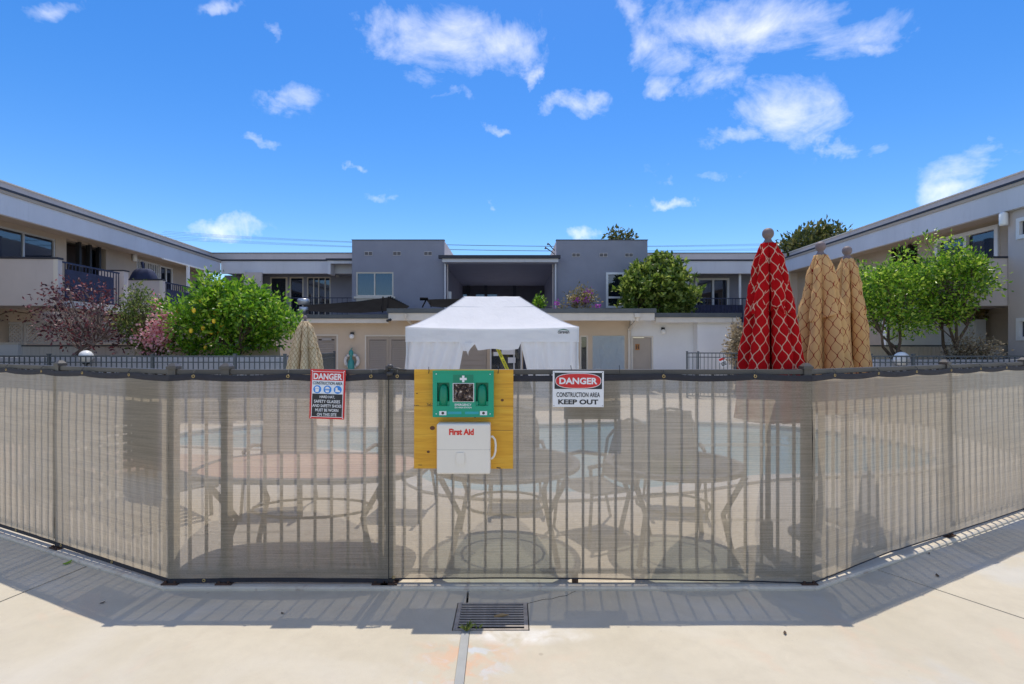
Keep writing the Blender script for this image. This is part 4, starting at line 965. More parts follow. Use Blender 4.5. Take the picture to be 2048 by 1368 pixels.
def front_z(u):
    px = 811+347*u
    if 926 < px < 1041:
        base = zat(699, YT)+.02*math.sin(px*.11)
        if px < 953: base = zat(694 + (8 if px < 940 else -7*(px-940)/13), YT)
        return min(zv, base)
    return zv
valance(E[0], E[1], front_z)
valance(E[1], E[2], lambda u: zv); valance(E[2], E[3], lambda u: zv); valance(E[3], E[0], lambda u: zv)
def curtain(x0t, x1t, x0b, x1b, y, seed, name='curtain', yb=None):
    yb_ = y if yb is None else yb
    MB().grid(lambda u, v: (x0t+(x1t-x0t)*u+(x0b-x0t+((x1b-x1t)-(x0b-x0t))*u)*v, y+(yb_-y)*v+.05*math.sin(u*17+seed)*(.3+v)+.035*math.sin(u*31+v*4+seed), zv+.03+(.04-zv-.03)*v), 60, 10).build(name, tent_m, tn, True)
curtain(tx0+.02, xat(929, YT), tx0-.12, xat(905, YT), YT+.05, 1.0)
curtain(xat(1040, YT), tx1-.02, xat(1072, YT), tx1+.05, YT+.05, 2.2)
# sides as grids
for (x, fl, sd) in ((tx0, -.25, 3.), (tx1, .32, 5.)):
    MB().grid(lambda u, v: (x+fl*v*v*(.4+u*.6)+.03*math.sin(u*18+sd)*(.3+v), YT+.12+(TD-.2)*u, zv+.03+(.04-zv-.03)*v), 40, 10).build('side_curtain', tent_m, tn, True)
fl = MB().grid(lambda u, v: (xat(927+24*u*(1-v)+10*v, YT-.03), YT-.05-.03*math.sin(3*u), zat(686+26*v-10*u*v, YT)), 8, 8).build('torn_flap', tent_m, tn, True)
for (x, y_) in ((tx0+.03, YT+.03), (tx1-.03, YT+.03), (tx0+.03, YT+TD-.03), (tx1-.03, YT+TD-.03)): bx('leg', (x-.02, y_-.02, .02), (x+.02, y_+.02, ze-.03), tent_pole, tn)
m = MB(); nb2 = 4
for i in range(nb2):
    a, b = tx0+.05+(tx1-tx0-.1)*i/nb2, tx0+.05+(tx1-tx0-.1)*(i+1)/nb2
    for (z0_, z1_) in ((ze-.08, zv+.05), (zv+.05, ze-.08)): m.tube([(a, YT+.02, z0_), (b, YT+.02, z1_)], .012, 6)
m.build('scissor_truss', tent_pole, tn)
pk_ = at(1127, 662, YT-.02); Mg = Matrix.Translation((pk_.x, YT-.03, pk_.z)) @ FACE
MB(Mg).prism([(-.16, -.0), (-.09, .035), (0, .055), (.09, .035), (.16, .0), (.08, .018), (0, .03), (-.08, .018)], 0, .001).build('logo', simple('logo_green', (.01, .16, .09), .6), tn)
lettering('caravan', .30, .06, black_paint, Matrix.Translation((pk_.x, YT-.03, pk_.z-.035)) @ FACE, tn, bold=.02)
tp = thing('caution_tape', 'yellow caution tape strip slanting inside the tent opening', 'tape', at(1005, 715, YT+.4))
ta, tb = at(992, 690, YT+.35), at(1016, 742, YT+.35)
d = (tb-ta); nr = Vector((d.z, 0, -d.x)).normalized()*.045
tpo = MB().grid(lambda u, v: ta+d*u+nr*(2*v-1)+Vector((0, .02*math.sin(u*9), 0)), 20, 2).build('strip', tape_m, tp, True)
ang = math.atan2(-d.z, d.x)
for i in range(2): pmid = ta+d*(.27+.48*i); lettering('CAUTION', .30, .05, black_paint, Matrix.Translation(pmid+Vector((0, -.03, 0))) @ Matrix.Rotation(ang, 4, 'Y') @ FACE, tpo, bold=.02)

# ================================================================ POOL HOUSE
YW = 19.5; ph = thing('pool_house', 'single storey tan pool house with dark gutters behind the tent', 'building', (0, YW, .02))
Mw = Matrix.Translation((0, YW, 0)); ZC = 2.62
X = lambda px, Y=YW: xat(px, Y)
Z = lambda py, Y=YW: zat(py, Y)
lv = (X(631), X(673), .05, Z(672)); dl = (X(733), X(822), .05, Z(673)); sl = (X(980), X(1044), .3, Z(684)); pw = (X(1184), X(1250), .35, Z(671)); nw = (X(1160), X(1176), .35, Z(671)); rd = (X(1266), X(1303), .05, Z(675)); gp = (X(1046), X(1064), .05, Z(684)); sd = (X(915), X(974), .05, Z(684))
wall_open(Mw, X(540), X(1259), .02, ZC, .2, [lv, dl, sl, pw, nw, gp, sd], 'wall', pool_tan, ph)
wall_open(Mw, X(1261), X(1396), .02, ZC, .2, [rd], 'white_wall', pool_white, ph)
wall_open(Matrix.Translation((0, 19.05, 0)), X(1395, 19.05), X(1462, 19.05), .02, ZC, .5, [], 'white_wall', pool_white, ph)
def louvre_door(o, slat_m, label, split=None):
    u0, u1, z0, z1 = o; d_ = MB(Mw); cols = [u0, u1] if split is None else [u0, split, u1]
    for a, b in zip(cols[:-1], cols[1:]):
        d_.box((a+.005, .03, z0), (a+.09, .075, z1-.005)); d_.box((b-.09, .03, z0), (b-.005, .075, z1-.005)); d_.box((a+.09, .03, z1-.12), (b-.09, .075, z1-.005)); d_.box((a+.09, .03, z0), (b-.09, .075, z0+.15))
    dd = d_.build('louvre_door', door_tan, ph)
    for a, b in zip(cols[:-1], cols[1:]):
        zz = z0+.16; i = 0
        sm = MB()._add([(a+.09, .035, 0), (b-.09, .035, 0), (b-.09, .07, .06), (a+.09, .07, .06), (a+.09, .041, -.006), (b-.09, .041, -.006), (b-.09, .076, .054), (a+.09, .076, .054)], [(0,1,2,3),(7,6,5,4),(0,4,5,1),(3,2,6,7)]).mesh('slat')
        while zz < z1-.17:
            s_ = link('slat', sm, slat_m, dd); s_.location = (0, YW, zz); zz += .068
        bx('void', (a+.02, .12, z0), (b-.02, .15, z1), interior, dd, Mw)
    return dd
louvre_door(lv, louvre_m, ''); louvre_door(dl, louvre_m, '', (dl[0]+dl[1])/2)
bx('name_plate', (X(644), -.012, Z(681)), (X(663), -.002, Z(676.5)), simple('plate_grey', (.4, .38, .36), .5), ph, Mw)
for o in (lv, dl, rd):
    m = MB(Mw); m.box((o[0]-.06, -.015, .05), (o[0]-.002, -.001, o[3]+.06)); m.box((o[1]+.002, -.015, .05), (o[1]+.06, -.001, o[3]+.06)); m.box((o[0]-.001, -.015, o[3]+.002), (o[1]+.001, -.001, o[3]+.06))
    m.build('door_casing', cream, ph)
sdp = bx('siding_door', (sd[0], .06, sd[2]), (sd[1], .1, sd[3]), louvre_m, ph, Mw)
for i in range(9): bx('siding_board', (sd[0]+.02, .035, .1+i*.2), (sd[1]-.02, .058, .285+i*.2), louvre_m, sdp, Mw)
w_ = window(Mw, *sl, ph, white_fr, .05, ((X(1028)),), glass, [(sl[0]+.05, X(1026), clothline)], .06)
for (a, b, c_, d2) in ((987, 704, 997, 712), (1003, 697, 1030, 709), (1016, 715, 1031, 726)): bx('paper_notice', (X(a), .035, Z(d2)), (X(c_), .04, Z(b)), white_paint, w_, Mw)
window(Mw, *nw, ph, cream, .05, (), glass_dark); pwn = window(Mw, *pw, ph, cream, .06, (), glass_dark)
MB(Mw).grid(lambda u, v: (pw[0]+.03+(pw[1]-pw[0]-.06)*u, -.03-.018*mnoise.noise(Vector((u*5, v*5, 2)))-.012*mnoise.noise(Vector((u*14, v*9, 5))), pw[2]+.03+(pw[3]-pw[2]-.05)*v), 30, 40).build('plastic_cover', plastic, pwn, True)
gd = bx('dark_door', (gp[0]+.01, .08, gp[2]), (gp[1]-.01, .12, gp[3]), navy, ph, Mw)
rdo = bx('restroom_door', (rd[0]+.01, .04, rd[2]), (rd[1]-.01, .085, rd[3]-.01), door_tan, ph, Mw)
sp = bx('restroom_sign', (X(1271), .022, Z(700)), (X(1279.5), .036, Z(688)), sign_brown, rdo, Mw)
for a in (1273.6, 1277.1): MB(Mw).prism([(0, 0)], 0, 0) if 0 else bx('figure', (X(a-.9), .016, Z(698)), (X(a+.9), .021, Z(692)), black_paint, sp, Mw); MB(Mw).sphere((X(a), .018, Z(690.6)), (.016, .004, .016), 8, 6).build('figure_head', black_paint, sp)
# eaves and roofs
def eave(x0, x1, yf_, zt_, zm, zb_, yback):
    bx('gutter', (x0-.05, yf_-.06, zm), (x1+.05, yf_+.06, zt_), gutter, ph); bx('fascia', (x0, yf_-.02, zb_), (x1, yf_+.05, zm-.003), cream, ph)
    bx('roof_slab', (x0, yf_+.061, zm+.01), (x1, yback, zt_-.03), simple('roofing', (.12, .115, .11), .95, .2, 2), ph); bx('soffit', (x0+.01, yf_+.051, zb_+.08), (x1-.01, yback, zb_+.11), cream, ph)
eave(X(545, 19.1), X(777, 19.1), 19.1, zat(629, 19.1), zat(637, 19.1), zat(646, 19.1), 22.6)
eave(X(777, 18.4), X(1309, 18.4), 18.4, zat(617, 18.4), zat(626, 18.4), zat(641, 18.4), 22.5)
eave(X(1312, 19.0)-.05, X(1480, 18.9), 18.9, zat(626, 18.9), zat(634.5, 18.9), zat(645, 18.9), 22.6)
def downspout(px_top, py_top, px_w, Y0):
    m = MB(); m.box((X(px_top-6, Y0), Y0-.14, zat(py_top+8, Y0)), (X(px_top+5, Y0), Y0-.03, zat(py_top, Y0)))
    p0 = Vector((X(px_top, Y0), Y0-.08, zat(py_top+6, Y0))); p1 = Vector((X(px_w), YW-.08, zat(657, YW)))
    m.tube([p0, p0+Vector((0, .02, -.12)), p1, p1+Vector((0, 0, -.1)), Vector((p1.x, p1.y, .05))], .06, 4); m.build('downspout', cream, ph)
downspout(1274, 627, 1258, 18.4); downspout(1470, 636, 1462, 18.9)
MB().tube([(X(812, 18.4), 18.32, zat(628, 18.4)), (X(812, 18.4), 18.34, zat(636, 18.4)), (X(826, 19), 19.2, zat(652, 19))], .05, 4).build('bracket', cream, ph)
MB().tube([(X(775, 18.4), 18.3, zat(642, 18.4)), (X(784, 18.4), 18.25, zat(639.5, 18.4))], .045, 10).build('floodlight', black_m, ph)
def globe_light(label, px, py, Y=YW):
    p = at(px, py, Y); t = thing('wall_light', label, 'lamp', (p.x, Y, p.z)); MB().box((p.x-.06, Y-.07, p.z+.06), (p.x+.06, Y-.001, p.z+.14)).build('bracket', black_m, t); MB().sphere((p.x, Y-.10, p.z-.02), .095, 16, 10).build('globe', globe_m, t, True)
globe_light('round white wall light left of the tent', 705, 672); globe_light('round white wall light on the white pool house wall', 1325.5, 662.5)
# life ring with rescue hook
p = at(703.5, 722, YW-.1); t = thing('life_ring', 'white life ring hung on the tan wall', 'life ring', p)
MB(Matrix.Translation(p) @ FACE).tube([(.235*math.cos(i*math.pi/16), .235*math.sin(i*math.pi/16), 0) for i in range(33)], .062, 10).build('ring', ring_m, t, True)
for i in range(4):
    a = math.pi/4+i*math.pi/2; MB(Matrix.Translation(p) @ FACE).tube([(.235*math.cos(a+q)*1.0, .235*math.sin(a+q), 0) for q in (-.14, 0, .14)], .0645, 10).build('band', alu, t, True)
t = thing('rescue_buoy', 'teal bottle shaped buoy hung over the life ring', 'buoy', p)
MB().lathe((p.x+.01, p.y-.12, p.z-.42), [(.05, 0), (.11, .05), (.12, .2), (.11, .42), (.05, .5), (.045, .60), (.09, .68), (.08, .78), (.03, .84), (.01, .85)], 14).build('float', teal_m, t, True)
MB().tube([(p.x+.01, p.y-.12, p.z+.42), (p.x+.01, p.y-.05, p.z+.48), (p.x+.01, p.y+.1, p.z+.47)], .012, 6).build('strap', teal_m, t)

# ================================================================ BACK WING OF THE APARTMENT BUILDING
bw = thing('apartment_back_wing', 'two storey grey apartment wing with twin towers behind the pool house', 'building', (0, 25, 0))
YB = 25.2; YTW = 22.5
Mb = Matrix.Translation((0, YB, 0)); Xb = lambda px: xat(px, YB); Zb = lambda py: zat(py, YB)
w1, w2_, w3 = (Xb(540), Xb(575), 2.9, Zb(554)), (Xb(579), Xb(607), 2.9, Zb(554)), (Xb(614), Xb(661), 2.9, Zb(554))
wall_open(Mb, -13.8, xat(706, YB), 0, 5.0, .2, [w1, w2_, w3], 'wall', stucco, bw)
window(Mb, *w1, bw, cream, .06, (Xb(572),), glass, [(w1[0], w1[1], blind_m)]); window(Mb, *w2_, bw, cream, .06, (), glass_dark); window(Mb, *w3, bw, cream, .05, (Xb(627), Xb(637), Xb(650)), glass, [(w3[0], Xb(638), blind_m)])
w4, w5 = (Xb(1362), Xb(1385), 2.9, Zb(556)), (Xb(1390), Xb(1458), 2.9, Zb(556))
wall_open(Mb, xat(1290, YB), 12.9, 0, 5.0, .2, [w4, w5], 'wall', stucco, bw)
window(Mb, *w4, bw, white_fr, .10, (), glass_dark, proud=.05); window(Mb, *w5, bw, white_fr, .10, (Xb(1426),), glass_dark, [(w5[0]+.1, Xb(1415), blind_m)], proud=.05)
bx('column', (Xb(1462), YB-.9, 2.6), (Xb(1466), YB-.8, 4.95), white_fr, bw)
for (x0, x1, nm) in ((-13.3, xat(704, 24), 'l'), (xat(1293, 24), 12.2, 'r')):
    bx('fascia', (x0, 24.0, 4.93), (x1, 24.15, 5.5), fascia_m, bw); bx('drip_edge', (x0, 23.96, 5.503), (x1, 24.2, 5.57), drip, bw)
    bx('soffit', (x0, 24.151, 4.98), (x1, YB-.002, 5.03), stucco, bw); bx('roof_deck', (x0, 24.201, 5.5), (x1, 30, 5.56), parapet_m, bw)
    bx('parapet', (x0-1.2 if nm == 'l' else x0, 24.95, 5.571), (x1 if nm == 'l' else x1+.85, 25.15, 6.02), parapet_m, bw); bx('parapet_cap', (x0-1.2 if nm == 'l' else x0, 24.92, 6.021), (x1 if nm == 'l' else x1+.85, 25.18, 6.05), drip, bw)
    bx('floor_slab', (x0, 23.9, 2.45), (x1, YB-.003, 2.66), stucco, bw)
bx('eave_box', (xat(655, 23.4), 23.4, zat(548, 23.4)), (xat(661, 23.4), 24.0, zat(521, 23.4)), fascia_m, bw); bx('eave_beam', (xat(661, 23.4)+.002, 23.4, zat(527, 23.4)), (xat(704, 23.4), 23.5, zat(521, 23.4)), fascia_m, bw); bx('eave_top', (xat(652, 23.4), 23.35, zat(521, 23.4)+.002), (xat(704, 23.4), 24.1, zat(517, 23.4)), drip, bw)
bx('eave_box', (xat(1296, 23.4), 23.4, zat(524, 23.4)), (xat(1345, 23.4), 24.0, zat(519, 23.4)), drip, bw)
def railing(parent, M, L, z0, z1, mat=navy, pitch=.115, panel_=None, name='railing'):
    r_ = MB(M).box((0, -.02, z1-.04), (L, .02, z1)).box((0, -.015, z0+.04), (L, .015, z0+.07)).build(name, mat, parent)
    me = MB().box((-.009, -.009, z0+.07), (.009, .009, z1-.04)).mesh('baluster')
    for i in range(int(L/pitch)+1):
        o = link('baluster', me, mat, r_); o.matrix_basis = M @ Matrix.Translation((min(L-.01, .01+i*pitch), 0, 0))
    if panel_: MB(M).box((.05, .05, z0+.05), (L-.3, .06, panel_)).build('privacy_panel', navy_cloth, r_)
    return r_
railing(bw, Matrix.Translation((xat(523, 24), 24.0, 0)), xat(704, 24)-xat(523, 24), 2.66, zat(595, 24), pitch=.23)
railing(bw, Matrix.Translation((xat(1380, 24), 24.0, 0)), xat(1500, 24)-xat(1380, 24), 2.66, zat(596, 24), pitch=.16, panel_=3.5)
for (a, b) in ((491, 524), (1581, 1612)):
    bx('partition', (xat(a, 23.9), 23.86, 2.66), (xat(b, 23.9), 23.96, zat(545 if a < 600 else 534, 23.9)), stucco_pale, bw); bx('partition_trim', (xat(a, 23.9)-.05, 23.84, 2.66), (xat(a, 23.9)-.002, 23.98, zat(544 if a < 600 else 533, 23.9)), cream, bw)
# towers
Mt = Matrix.Translation((0, YTW, 0)); Xt = lambda px: xat(px, YTW); Zt = lambda py: zat(py, YTW)
tw1 = (Xt(712), Xt(787), Zt(593), Zt(544)); tw2 = (Xt(1212), Xt(1275), Zt(616), Zt(545))
for (a, b, win) in ((704, 888, tw1), (1113, 1295, tw2)):
    wall_open(Mt, Xt(a), Xt(b), 2.3, Zt(480.5), .2, [win], 'tower_wall', stucco, bw)
    x0, x1 = Xt(a), Xt(b)
    bx('tower_side', (x0, YTW+.201, 2.3), (x0+.2, 27.3, Zt(480.5)), stucco_pale, bw); bx('tower_side', (x1-.2, YTW+.201, 2.3), (x1, 27.3, Zt(480.5)), stucco_pale, bw); bx('tower_roof', (x0+.2, YTW+.2, 5.4), (x1-.2, 27.3, 5.5), parapet_m, bw)
    bx('tower_coping', (x0-.02, YTW-.02, Zt(480.5)+.001), (x1+.02, YTW+.22, Zt(480.5)+.03), drip, bw)
    for c_ in ((737, 794, 856) if a == 704 else (1152, 1207, 1258)):
        cy = 507 if a == 704 else 510
        v_ = MB(Mt).box((Xt(c_-8), -.012, Zt(cy+4)), (Xt(c_+8), .0, Zt(cy-4))).build('vent', parapet_m, bw)
        for q in (-4, 4):
            for z_ in (-2, 0, 2): bx('vent_slot', (Xt(c_+q-3.3), -.016, Zt(cy+z_+.7)), (Xt(c_+q+3.3), -.0125, Zt(cy+z_-.7)), interior, v_, Mt)
window(Mt, *tw1, bw, cream, .06, (Xt(749),), glass, [(tw1[0], tw1[1], curtain_m)], .06)
window(Mt, *tw2, bw, white_fr, .09, (Xt(1247),), glass_dark, None, .05, rail=Zt(595), proud=.05)
bx('window_sill', (tw1[0]-.08, YTW-.06, tw1[2]-.09), (tw1[1]+.08, YTW-.002, tw1[2]-.002), cream, bw)
lowp = bx('sill_panel', (Xt(713), YTW-.03, Zt(612)), (Xt(787), YTW-.004, Zt(595.5)), simple('panel_cream', (.5, .46, .38), .7), bw)
# breezeway between the towers
xa, xb = Xt(889), Xt(1112.5); zc = Zt(527)
bx('canopy_edge', (Xt(880), 22.0, Zt(520)), (Xt(1119), 22.25, Zt(514)), drip, bw); bx('canopy_fascia', (Xt(887), 22.1, Zt(527)), (Xt(1115), 22.3, Zt(520)-.003), fascia_m, bw)
bx('canopy_roof', (xa, 22.31, zc+.03), (xb, 31.5, zc+.2), parapet_m, bw); brz = simple('breezeway_shade_blue', (.25, .27, .40), .85, .07, 1.2, 90, .2, .005, dirt=.1); bx('ceiling', (xa, 22.31, zc-.03), (xb, 31.0, zc+.028), brz, bw)  # same paint as the towers, with the recess's blue shade put into the colour
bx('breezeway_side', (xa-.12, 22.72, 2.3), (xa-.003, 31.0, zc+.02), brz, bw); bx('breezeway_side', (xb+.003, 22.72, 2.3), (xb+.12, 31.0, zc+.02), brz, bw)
for (a, w) in ((889.5, 3), (894, 2), (1109, 3), (1105, 2)): bx('jamb_trim', (Xt(a), 22.33 if w == 3 else 22.5, 2.3), (Xt(a+w), 22.45 if w == 3 else 22.6, zc-.031), fascia_m if w == 3 else stucco_pale, bw)
Mz = Matrix.Translation((0, 30.7, 0)); Xz = lambda px: xat(px, 30.7); Zz = lambda py: zat(py, 30.7)
slits = [(Xz(917), Xz(934), Zz(597), Zz(588.5)), (Xz(952), Xz(969), Zz(597), Zz(588.5)), (Xz(974), Xz(994), Zz(597), Zz(588.5))]
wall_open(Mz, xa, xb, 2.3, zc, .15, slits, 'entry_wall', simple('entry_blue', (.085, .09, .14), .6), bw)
for q in (934, 969, 1026): bx('entry_post', (Xz(q)-.0, 30.60, 2.3), (Xz(q+6), 30.69, zc), navy, bw)
for (a, b, c_, d2) in slits: bx('entry_pane', (a, 30.75, c_), (b, 30.76, d2), glass, bw)
bx('meter_box', (Xt(894), 22.75, Zt(599)), (Xt(901), 22.95, Zt(582)), white_fr, bw)
wl = thing('wall_light', 'small grey wall light by the left tower', 'lamp', at(677, 550, YB)); pq = at(677, 550, YB); MB().lathe((pq.x, YB-.12, pq.z-.12), [(.07, 0), (.08, .03), (.08, .2), (.05, .24)], 12).build('shade', simple('lamp_shade', (.5, .5, .48), .4), wl, True); bx('bracket', (pq.x-.03, YB-.06, pq.z), (pq.x+.03, YB-.001, pq.z+.1), alu, wl)
# weatherheads on the right tower
wh = thing('weatherhead', 'bent electrical conduits on top of the right tower', 'conduit', at(1103, 500, 23.5))
for (a, b) in ((1096, 487), (1091, 495)): MB().tube([at(1112, b+16, 23.4), at(1104, b+9, 23.4), at(a+3, b+2, 23.4), at(a, b, 23.4), at(a-.5, b+3, 23.4)], [.02, .02, .025, .05, .04], 7).build('conduit', black_m, wh, True)
# black shade tarps and metal vents on the pool house roof
tp1 = thing('shade_tarp', 'long sagging black shade tarp on the pool house roof at left', 'tarp', at(700, 620, 20.5))
def tarp(parent, top, bot, Y0, Y1): 
    def itp(L_, u):
        k_ = u*(len(L_)-1); i = min(len(L_)-2, int(k_)); f = k_-i; return (L_[i][0]*(1-f)+L_[i+1][0]*f, L_[i][1]*(1-f)+L_[i+1][1]*f)
    return MB().grid(lambda u, v: at(*(lambda a, b: (a[0]*(1-v)+b[0]*v, a[1]*(1-v)+b[1]*v+3*math.sin(math.pi*v)*math.sin(math.pi*u)))(itp(top, u), itp(bot, u)), Y0+(Y1-Y0)*v), 24, 6)
tarp(tp1, [(606, 610), (660, 607), (720, 602), (780, 594)], [(612, 622), (660, 625), (720, 626), (777, 622)], 21.6, 20.2).build('tarp', black_tarp, tp1, True)
tarp(tp1, [(780, 594), (800, 603), (819, 613)], [(777, 622), (795, 620), (814, 616.5)], 21.6, 20.2).build('tarp_end', black_tarp, tp1, True)
for i in range(9): q = at(781+4.3*i, 593.6+2.3*i, 21.55); MB().cbox((q.x, q.y, q.z), (.05, .12, .05)).build('batten', black_m, tp1)
for a in (765, 776): MB().tube([at(a, 624, 20.1), at(a+1, 594, 20.9)], .03, 6).build('strut', black_tarp, tp1)
tp2 = thing('shade_tarp', 'short black shade tarp beside the tent peak', 'tarp', at(880, 610, 20.5))
tarp(tp2, [(852, 599), (880, 598), (935, 597)], [(862, 613), (885, 615), (935, 612)], 21.2, 20.2).build('tarp', black_tarp, tp2, True)
m = MB(); m.tube([at(840, 598, 20.6), at(856, 598, 20.6)], .06, 6); m.tube([at(845, 614, 20.3), at(853, 598, 20.7)], .03, 6); m.tube([at(862, 614, 20.3), at(861, 603, 20.7)], .02, 6); m.build('strut', black_tarp, tp2)
vt = thing('roof_vent', 'shiny metal roof vent drum beside the lemon tree', 'vent', at(607, 610, 20.4))
for (cy, r, hh) in ((622, .17, .24), (604, .22, .2)): q = at(607, cy, 20.4); MB().lathe((q.x, q.y, q.z-.1), [(r, 0), (r, hh), (r*.9, hh+.02)], 18).build('drum', steel, vt, True)

# ================================================================ SIDE WINGS
def wframe(ox, oy, ax, ay, side):
    a = Vector((ax, ay, 0)).normalized(); b = Vector((a.y, -a.x, 0)) if side > 0 else Vector((-a.y, a.x, 0))
    return Matrix(((a.x, b.x, 0, ox), (a.y, b.y, 0, oy), (0, 0, 1, 0), (0, 0, 0, 1)))     # local x along the wing, local y into the courtyard
ML = wframe(-12.62, 12.76, -.06, 1, 1); MR = wframe(11.95, 12.76, .02, 1, -1)
def a_of(M, px, b):
    k_ = (px-CX)/F; o = M @ Vector((0, b, 0)); d = M.to_3x3() @ Vector((1, 0, 0)); return (k_*o.y-o.x)/(d.x-k_*d.y)
def z_of(M, px, py, b): p = M @ Vector((a_of(M, px, b), b, 0)); return HC+(HZ-py)/F*p.y
def wing_roof(t, M, a0, a1):
    bx('fascia', (a0, -.12, 4.9), (a1, 0, 5.5), fascia_m, t, M); bx('drip_edge', (a0, -.2, 5.503), (a1, .04, 5.56), drip, t, M); bx('roof_deck', (a0, -6, 5.50), (a1, -.201, 5.555), parapet_m, t, M)
    bx('soffit', (a0, -1.6, 4.95), (a1, -.121, 5.0), stucco_tan, t, M); bx('parapet', (a0, -1.12, 5.561), (a1+.98, -.92, 6.02), parapet_m, t, M); bx('parapet_cap', (a0, -1.15, 6.021), (a1+.98, -.88, 6.05), cream, t, M)
    bx('gravel_stop', (a0, .005, 5.42), (a1, .03, 5.50), stucco_tan, t, M)
WB = -.80
def Mwall(M, b): return M @ Matrix.Translation((0, b, 0)) @ Matrix.Scale(-1, 4, (0, 1, 0))       # wall frame: +y goes into the building
# left wing
lw = thing('apartment_left_wing', 'two storey apartment wing with balconies along the left side', 'building', (-13, 14, 0))
wing_roof(lw, ML, -7, 11.2)
Aw = lambda px: a_of(ML, px, WB)
o1 = (Aw(-70), Aw(112), 2.95, z_of(ML, 112, 479, WB)); o2 = (Aw(133), Aw(212), 2.7, 4.88); o3 = (Aw(273), Aw(318), 2.9, z_of(ML, 273, 518, WB)); o4 = (Aw(321), Aw(346), 2.7, z_of(ML, 330, 533, WB)); o5 = (Aw(390), Aw(438), 2.7, 4.6)
MWL = Mwall(ML, WB)
wall_open(MWL, -7, 11.9, 2.5, 4.97, .2, [o1, o2, o3, o4, o5], 'upper_wall', stucco_tan, lw)
wall_open(MWL, -7, 11.9, 0, 2.497, .2, [], 'lower_wall', stucco_tan, lw)
bx('inner_wall', (-7, 1.15, 0), (12.4, 1.3, 5.5), interior, lw, MWL)
window(MWL, *o1, lw, alu, .05, (Aw(50),), [glass, glass_dark], [(o1[0], Aw(46), curtain_m)], .06)
en = bx('entry_panel', (o2[0], .5, o2[2]), (o2[1], .55, o2[3]), brown_dark, lw, MWL)
for q in (155, 176, 195): bx('entry_post', (Aw(q), -.06, 2.66), (Aw(q)+.09, .06, 4.9), black_m, lw, MWL)
pnum = ML @ Vector((Aw(164), WB-.3, 0)); lettering('1', .06, .22, white_paint, Matrix.Translation(MWL @ Vector((Aw(162), .485, z_of(ML, 162, 494, WB)))) @ Matrix.Rotation(R(70), 4, 'Z') @ FACE, en, name='door_number', bold=.02)
w_ = window(MWL, *o3, lw, white_fr, .05, (Aw(295),), glass_dark)
for i in range(13): a_ = o3[0]+.02+(o3[1]-o3[0]-.04)*i/12; bx('security_bar', (a_-.012, -.05, o3[2]), (a_+.012, -.026, o3[3]), white_fr, w_, MWL)
window(MWL, *o4, lw, white_fr, .05, (Aw(334),), glass_dark); window(MWL, *o5, lw, alu, .05, (Aw(410),), glass_dark)
q = MWL @ Vector((Aw(264), -.1, z_of(ML, 264, 515, WB))); wl = thing('wall_light', 'white cylinder wall light on the left wing', 'lamp', q); MB().lathe(q, [(.07, -.14), (.075, -.1), (.075, .1), (.05, .14)], 12).build('shade', globe_m, wl, True)
BF = 1.5       # balcony front line
def balcony(t, M, a0, a1, rail_to, wall_mat, trim, panel_=None):
    zt_ = 3.76; zb_ = 2.62
    bx('end_wall', (a0, WB+.001, zb_), (a0+.14, BF, zt_), wall_mat, t, M); bx('end_cap', (a0-.02, WB+.001, zt_+.001), (a0+.16, BF+.02, zt_+.05), drip, t, M); bx('corner_trim', (a0-.012, BF-.09, zb_), (a0-.001, BF+.012, zt_), trim, t, M)
    bx('floor_slab', (a0+.141, WB+.001, zb_), (a1, BF-.03, zb_+.14), stucco_pale, t, M); bx('slab_edge', (a0+.141, BF-.028, zb_-.02), (a1, BF+.02, zb_+.16), trim, t, M)
    railing(t, M @ Matrix.Translation((a0+.15, BF-.03, 0)), rail_to-a0-.15, zb_+.14, zt_-.02, panel_=panel_)
a2 = a_of(ML, 240, BF); a3 = a_of(ML, 325, BF)
balcony(lw, ML, 0, a2+.15, a2, stucco_pale, cream, 3.55)
bx('stub_wall', (a2+.16, .8, 2.62), (a2+.36, BF, 3.80), stucco_pale, lw, ML); bx('stub_cap', (a2+.15, .78, 3.801), (a2+.38, BF+.02, 3.84), drip, lw, ML)
balcony(lw, ML, a3, a3+3.4, a3+3.4, stucco_pale, cream, 3.5)
for q in (376, 411): a_ = a_of(ML, q, BF-.1); bx('white_post', (a_-.04, BF-.14, 2.76), (a_+.04, BF-.06, z_of(ML, q, 532, BF-.1)), white_fr, lw, ML)
a_ = a_of(ML, 376, BF-.1); a_b = a_of(ML, 411, BF-.1); bx('white_beam', (a3+.2, BF-.13, z_of(ML, 376, 532, BF-.1)+.002), (a_b+.05, BF-.07, z_of(ML, 376, 532, BF-.1)+.05), white_fr, lw, ML)
cg = thing('covered_grill', 'dark blue covered grill standing on the second left balcony', 'grill', ML @ Vector((a3+.6, .6, 2.76)))
MB(ML).grid(lambda u, v: (a3+.6+.35*math.cos(2*math.pi*u)*math.sin(.3+1.3*v)*(1+.1*math.sin(u*40)), .55+.55*math.sin(2*math.pi*u)*math.sin(.3+1.3*v), 2.77+1.45*math.cos(1.5*v)), 28, 10).build('cover', navy_cloth, cg, True)
MB(ML).tube([(a3+.6, .55, 4.1), (a3+.6, .5, 4.45)], .04, 8).build('knob', navy_cloth, cg)
